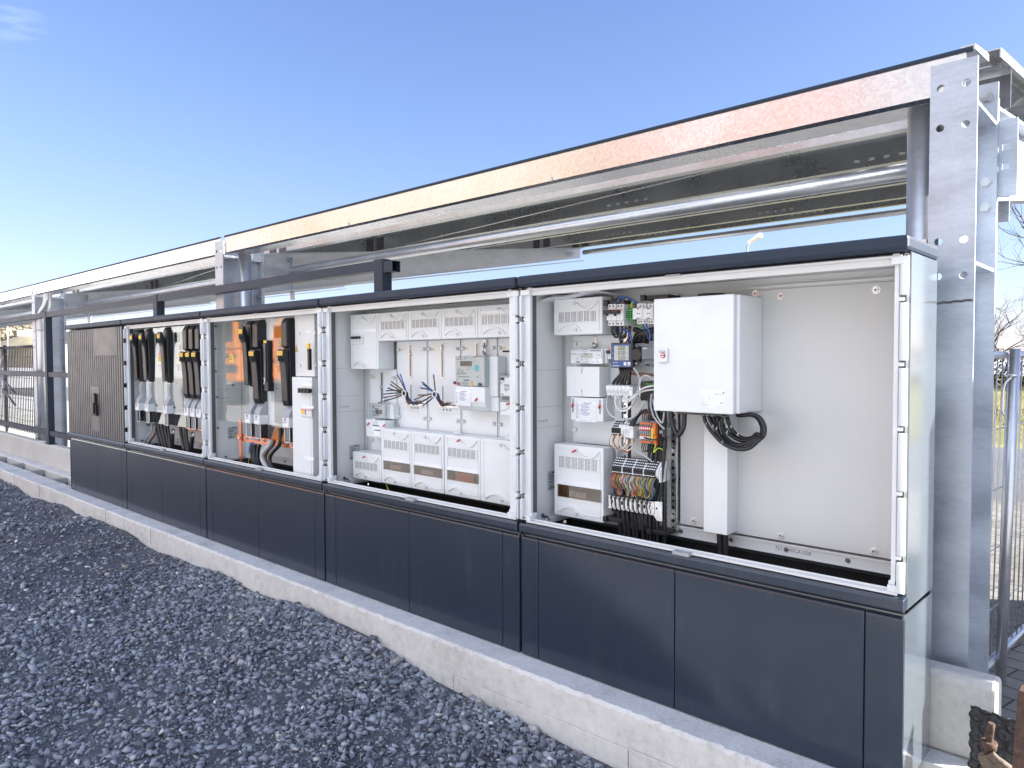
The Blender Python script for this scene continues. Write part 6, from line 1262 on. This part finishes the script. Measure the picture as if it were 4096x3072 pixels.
# orange terminal group
ii_ = lambda x, y, Y=.15: at('i', x, y, Y)
r = thing('orange_terminals', 'row of orange and grey fuse terminals with an orange end plate', 'terminal strip', tuple(ii_(1250, 960))); a = ii_(1040, 980); b_ = ii_(1440, 330); MB().box(a.x, b_.x, .158, .22, a.z, b_.z).build('block', 'midgrey', r, bevel=.001); w = (ii_(1360, 600).x-ii_(1030, 600).x)/6; x0 = ii_(1010, 600).x; sk = .0013
o1 = MB(); o5 = MB(); o2 = MB(); o3 = MB(); o4 = MB()
for k in range(6):
    x = x0+w*k; z_ = lambda y: ii_(1030, y).z-.0014*k*0
    o1.cyl((x+w*.9, .1575, z_(390)), (x+w*.9, .150, z_(390)), .0036, 10); o5.cyl((x+w*.9, .1575, z_(930)), (x+w*.9, .150, z_(930)), .0036, 10); o4.box(x+w*.1, x+w*.98, .148, .1575, z_(760), z_(735), 1)
    o2.box(x+w*.05, x+w*.98, .1500, .1575, z_(590), z_(480)); o3.box(x+w*.25, x+w*.75, .1485, .1499, z_(560), z_(500)); o3.box(x+w*.2, x+w*.85, .150, .1575, z_(845), z_(765)); o4.box(x+w*.3, x+w*.8, .148, .1575, z_(725), z_(600))
o1.build('orange_button', 'orange', r); o5.build('orange_button', 'orange', r); o2.build('red_lever', 'red', r); o3.build('white_tag', 'paper', r); o4.build('fuse', ['grey', 'orange'], r, bevel=.001)
xa = ii_(1370, 600).x; MB().box(xa, xa+.010, .146, .20, ii_(0, 790).z, ii_(0, 430).z).build('earth_terminal', 'yg', r, bevel=.001); P3 = lambda x, y: (lambda p: (p.y, p.z))(ii_(x, y))
z_ = lambda y: ii_(1500, y).z; MB().prism([(.20, z_(290)), (.165, z_(330)), (.145, z_(420)), (.142, z_(700)), (.150, z_(780)), (.146, z_(900)), (.152, z_(1040)), (.185, z_(1040)), (.190, z_(880)), (.20, z_(800))], 'x', xa+.011, xa+.021).build('end_plate', 'orange', r, bevel=.001)
MB().box(xa+.022, xa+.045, .175, .22, z_(800), z_(520)).box(xa+.024, xa+.040, .165, .1748, z_(700), z_(600)).build('end_clamp', 'grey', r, bevel=.002)
gw = 'wires on the orange terminals'
for k in range(6):
    x = x0+w*(k+.8); z0 = z_(340); o = MB().tube(spline([(x, .165, z0), (x+.002, .158, z0+.018), (x+.012, .165, z0+.034), (x+.035, .18, z0+.036)], 6), .0022, 6).build('wire', 'browncable' if k % 2 == 0 else 'cable'); tag(o, '%s wire rising from the orange terminals, %s from the left' % ('brown' if k % 2 == 0 else 'black', ordn[k]), 'wire', gw)
    z0 = z_(990); o = MB().tube(spline([(x+.004, .165, z0), (x+.004, .152, z0-.018), (x+.010, .150, z0-.034), (x+.030, .16, z0-.030), (x+.06, .175, z0-.01)], 6), .0022, 6).build('wire', 'cable'); tag(o, 'black wire dropping from the orange terminals, %s from the left' % ordn[k], 'wire', gw)
cable([ii_(1500, 1010), ii_(1440, 1250, .14), ii_(1560, 1130, .15), ii_(1700, 1180, .16), ii_(1750, 1350, .18)], .0022, 'yg', 'yellow-green earth wire below the orange end plate', 'wire')
# support rails with brackets
def din(z, x0, x1, label, tall=.030, Y=.185):
    r = thing('support_rail', label, 'steel rail', ((x0+x1)/2, Y+.02, z-tall/2), 'horizontal steel support rails'); mb = MB(); mb.box(x0, x1, Y, Y+.0016, z-tall/2, z+tall/2).box(x0, x1, Y-.006, Y-.0001, z+tall/2-.003, z+tall/2).box(x0, x1, Y-.006, Y-.0001, z-tall/2, z-tall/2+.003); mb.build('rail', 'steel', r)
    mb = MB().prism([(x1-.005, z-tall/2), (x1+.012, z-tall*.9), (x1+.035, z-tall*.9), (x1+.035, z+tall*.55), (x1-.005, z+tall/2)], 'y', Y+.003, Y+.005); mb.cyl((x1+.01, Y+.003, z), (x1+.01, Y+.0022, z), .004, 10, 1).cyl((x1-.012, Y, z), (x1-.012, Y-.004, z), .006, 10, 0); mb.build('bracket', ['steel', 'void'], r); return r
din(.005, 6.37, 6.565, 'steel support rail carrying the orange terminals'); din(-.165, 6.36, 6.575, 'steel support rail carrying the long black terminal strip'); r = din(-.302, 6.352, 6.565, 'slotted steel strain-relief rail at the bottom of the terminals', .052, .150)
mb = MB()
for x in (.012, .06, .09, .14, .165, .19): mb.box(6.352+x, 6.352+x+.008, .1490, .1499, -.308, -.294)
mb.build('slot', 'void', r)
for k in range(9):
    x = 6.375+.021*k; o = MB().tube([(x-.004, .141, -.268), (x-.002, .138, -.300), (x+.002, .141, -.338)], .0026, 5).box(x-.006, x+.003, .134, .139, -.288, -.278).build('cable_tie', 'black'); tag(o, 'black cable tie on the strain-relief rail, %s from the left' % ordn[k], 'cable tie', 'cable ties on the strain-relief rail')
# black cables below and beside the terminals
g5 = 'black cables in the rightmost cabinet'
for k, (x, zt_) in enumerate(((6.382, -.262), (6.405, -.225), (6.424, -.265), (6.447, -.270), (6.462, -.270), (6.492, -.275))):
    cable([(x, .17, zt_), (x+.003, .165, -.32), (x+.010, .175, -.42), (x+.016, .18, -.60)], .0085 if k != 1 else .011, 'cable', 'black sheathed cable passing behind the strain-relief rail, %s from the left' % ordn[k], group=g5)
for k in range(7):
    x = 6.535+.011*k; y = .165+.012*(k % 3); cable([(x-.03+.004*k, y+.03, .16-.01*k), (x, y, .09), (x+.002, y, -.05), (x-.012-.004*(k % 2), y-.004, -.22), (x-.030, y, -.33), (x-.026, y+.01, -.60)], .0062, 'cable', 'black cable descending in the bundle beside the right perforated upright, %s of seven' % ordn[k], group=g5)
mb = MB(); pts = [(6.588, .19, -.17-.012*k) for k in range(42)]; mb.tube(pts, .010, 10, 0, [.0105 if k % 2 else .0085 for k in range(42)]); tag(mb.build('corrugated_conduit', 'cable'), 'black corrugated conduit beside the right perforated upright', 'conduit', 'corrugated conduits'); mb = MB(); pts = [(6.402, .20, -.20-.006*k) for k in range(60)]; mb.tube(pts, .011, 10, 0, [.012 if k % 2 else .0095 for k in range(60)]); tag(mb.build('corrugated_conduit', 'cable'), 'black corrugated conduit below the left end of the long terminal strip', 'conduit', 'corrugated conduits')
MB_ = MB().tube([(6.52, .15, -.03), (6.565, .145, -.035), (6.61, .16, -.03)], .003, 5); tag(MB_.build('cable_tie', 'black'), 'black cable tie round the bundle beside the right upright', 'cable tie')
# breaker wires
for k, (p, mt, lb) in enumerate((([(150, 650), (155, 780), (220, 870), (300, 840), (360, 740)], 'cable', 'black wire looping under the left breaker, outer'), ([(220, 650), (230, 760), (290, 860), (390, 870), (440, 750)], 'cable', 'black wire looping under the left breaker, inner'), ([(270, 650), (280, 780), (330, 870), (420, 860), (430, 650)], 'cable', 'black wire looping under the right breaker'), ([(350, 650), (350, 760), (300, 850), (330, 990)], 'cable', 'black wire dropping from the right breaker to the panel meter'), ([(300, 730), (400, 715), (490, 770), (535, 880), (510, 980)], 'bluecable', 'blue wire arching under the breakers to the panel meter'), ([(440, 700), (500, 690), (525, 800), (480, 900), (430, 990)], 'browncable', 'brown wire arching beside the blue one'), ([(270, 170), (300, 80), (390, 30), (540, 90), (660, 160)], 'bluecable', 'blue wire arching over the breakers to the sockets'), ([(310, 170), (350, 90), (430, 50), (560, 120), (640, 190)], 'bluecable', 'second blue wire arching over the right breaker'), ([(190, 180), (230, 90), (330, 30), (480, 60), (620, 130)], 'browncable', 'brown wire arching over the breakers'), ([(365, 170), (385, 90), (470, 60), (560, 110)], 'browncable', 'short brown wire over the right breaker'), ([(540, 270), (550, 190), (580, 140), (600, 120)], 'yg', 'yellow-green wire rising from the green terminal'), ([(575, 270), (580, 180), (600, 150)], 'yg', 'second yellow-green wire rising from the green terminal'), ([(600, 530), (640, 620), (720, 670), (800, 660)], 'grnwire', 'pale green wire hanging under the first socket'), ([(850, 600), (880, 680), (930, 800), (930, 950)], 'bluecable', 'blue wire hanging from the second socket'), ([(780, 600), (800, 680), (830, 720)], 'bluecable', 'short blue wire under the first socket'))):
    cable([hh(x, y, .16+.01*(k % 3)) for x, y in p], .0034 if mt != 'cable' else .0048, mt, lb, 'wire', 'wires round the breakers and sockets')
for k in range(7): cable([hh(560+30*k, 700+8*k, .20), hh(650+40*k, 720+18*k, .205), hh(620+12*k, 850+20*k, .21), hh(590+5*k, 960+4*k, .215)] if k % 2 else [hh(600+60*k, 980, .21), hh(700+30*k, 830, .2), hh(880+10*k, 740, .2), hh(1000, 700+10*k, .2)], .009, 'cable', 'thick black cable in the dark space between sockets and panel meter, %s of seven' % ordn[k], group='black cables behind the sockets')
for k in range(5): cable([ee(1020+26*k, 880, .18), ee(1025+20*k, 940, .175), ee(965+34*k, 1010, .175), ee(955+34*k, 1055, .18)], .0065, 'cable', 'black cable from the panel meter down to the patch modules, %s of five' % ordn[k], group='black cables above the patch modules')
for k in range(3): cable([ee(1080+25*k, 885, .19), ee(1120+25*k, 940, .18), ee(1220+20*k, 930+8*k, .18), ee(1340, 945+4*k, .18)], .003, 'browncable', 'brown wire running right from below the panel meter, %s of three' % ordn[k], 'wire', 'brown wires below the panel meter')
cable([ii_(760, 480, .16), ii_(850, 300, .16), ii_(1000, 100, .17), ii_(1250, 20, .18)], .0085, 'cable', 'thick black cable curving down into the three-module row, outer', group=g5); cable([ii_(800, 480, .15), ii_(900, 260, .165), ii_(1050, 80, .18), ii_(1250, 40, .19)], .0085, 'cable', 'thick black cable curving down into the three-module row, inner', group=g5)
for x0_, x1_, z, lb in ((6.32, 6.41, -.378, 'black plastic bracket under the strain-relief rail, left'), (6.53, 6.61, -.398, 'black plastic bracket under the strain-relief rail, right'), (6.50, 6.62, .515, 'black plastic bracket above the sockets near the enclosure'), (6.325, 6.42, .505, 'black plastic bracket behind the papers above the breakers')): tag(MB().box(x0_, x1_, .16, .25, z-.008, z+.008).box(x0_, x0_+.02, .15, .17, z-.011, z+.011).build('plastic_bracket', 'black', bevel=.002), lb, 'bracket', 'black plastic brackets')
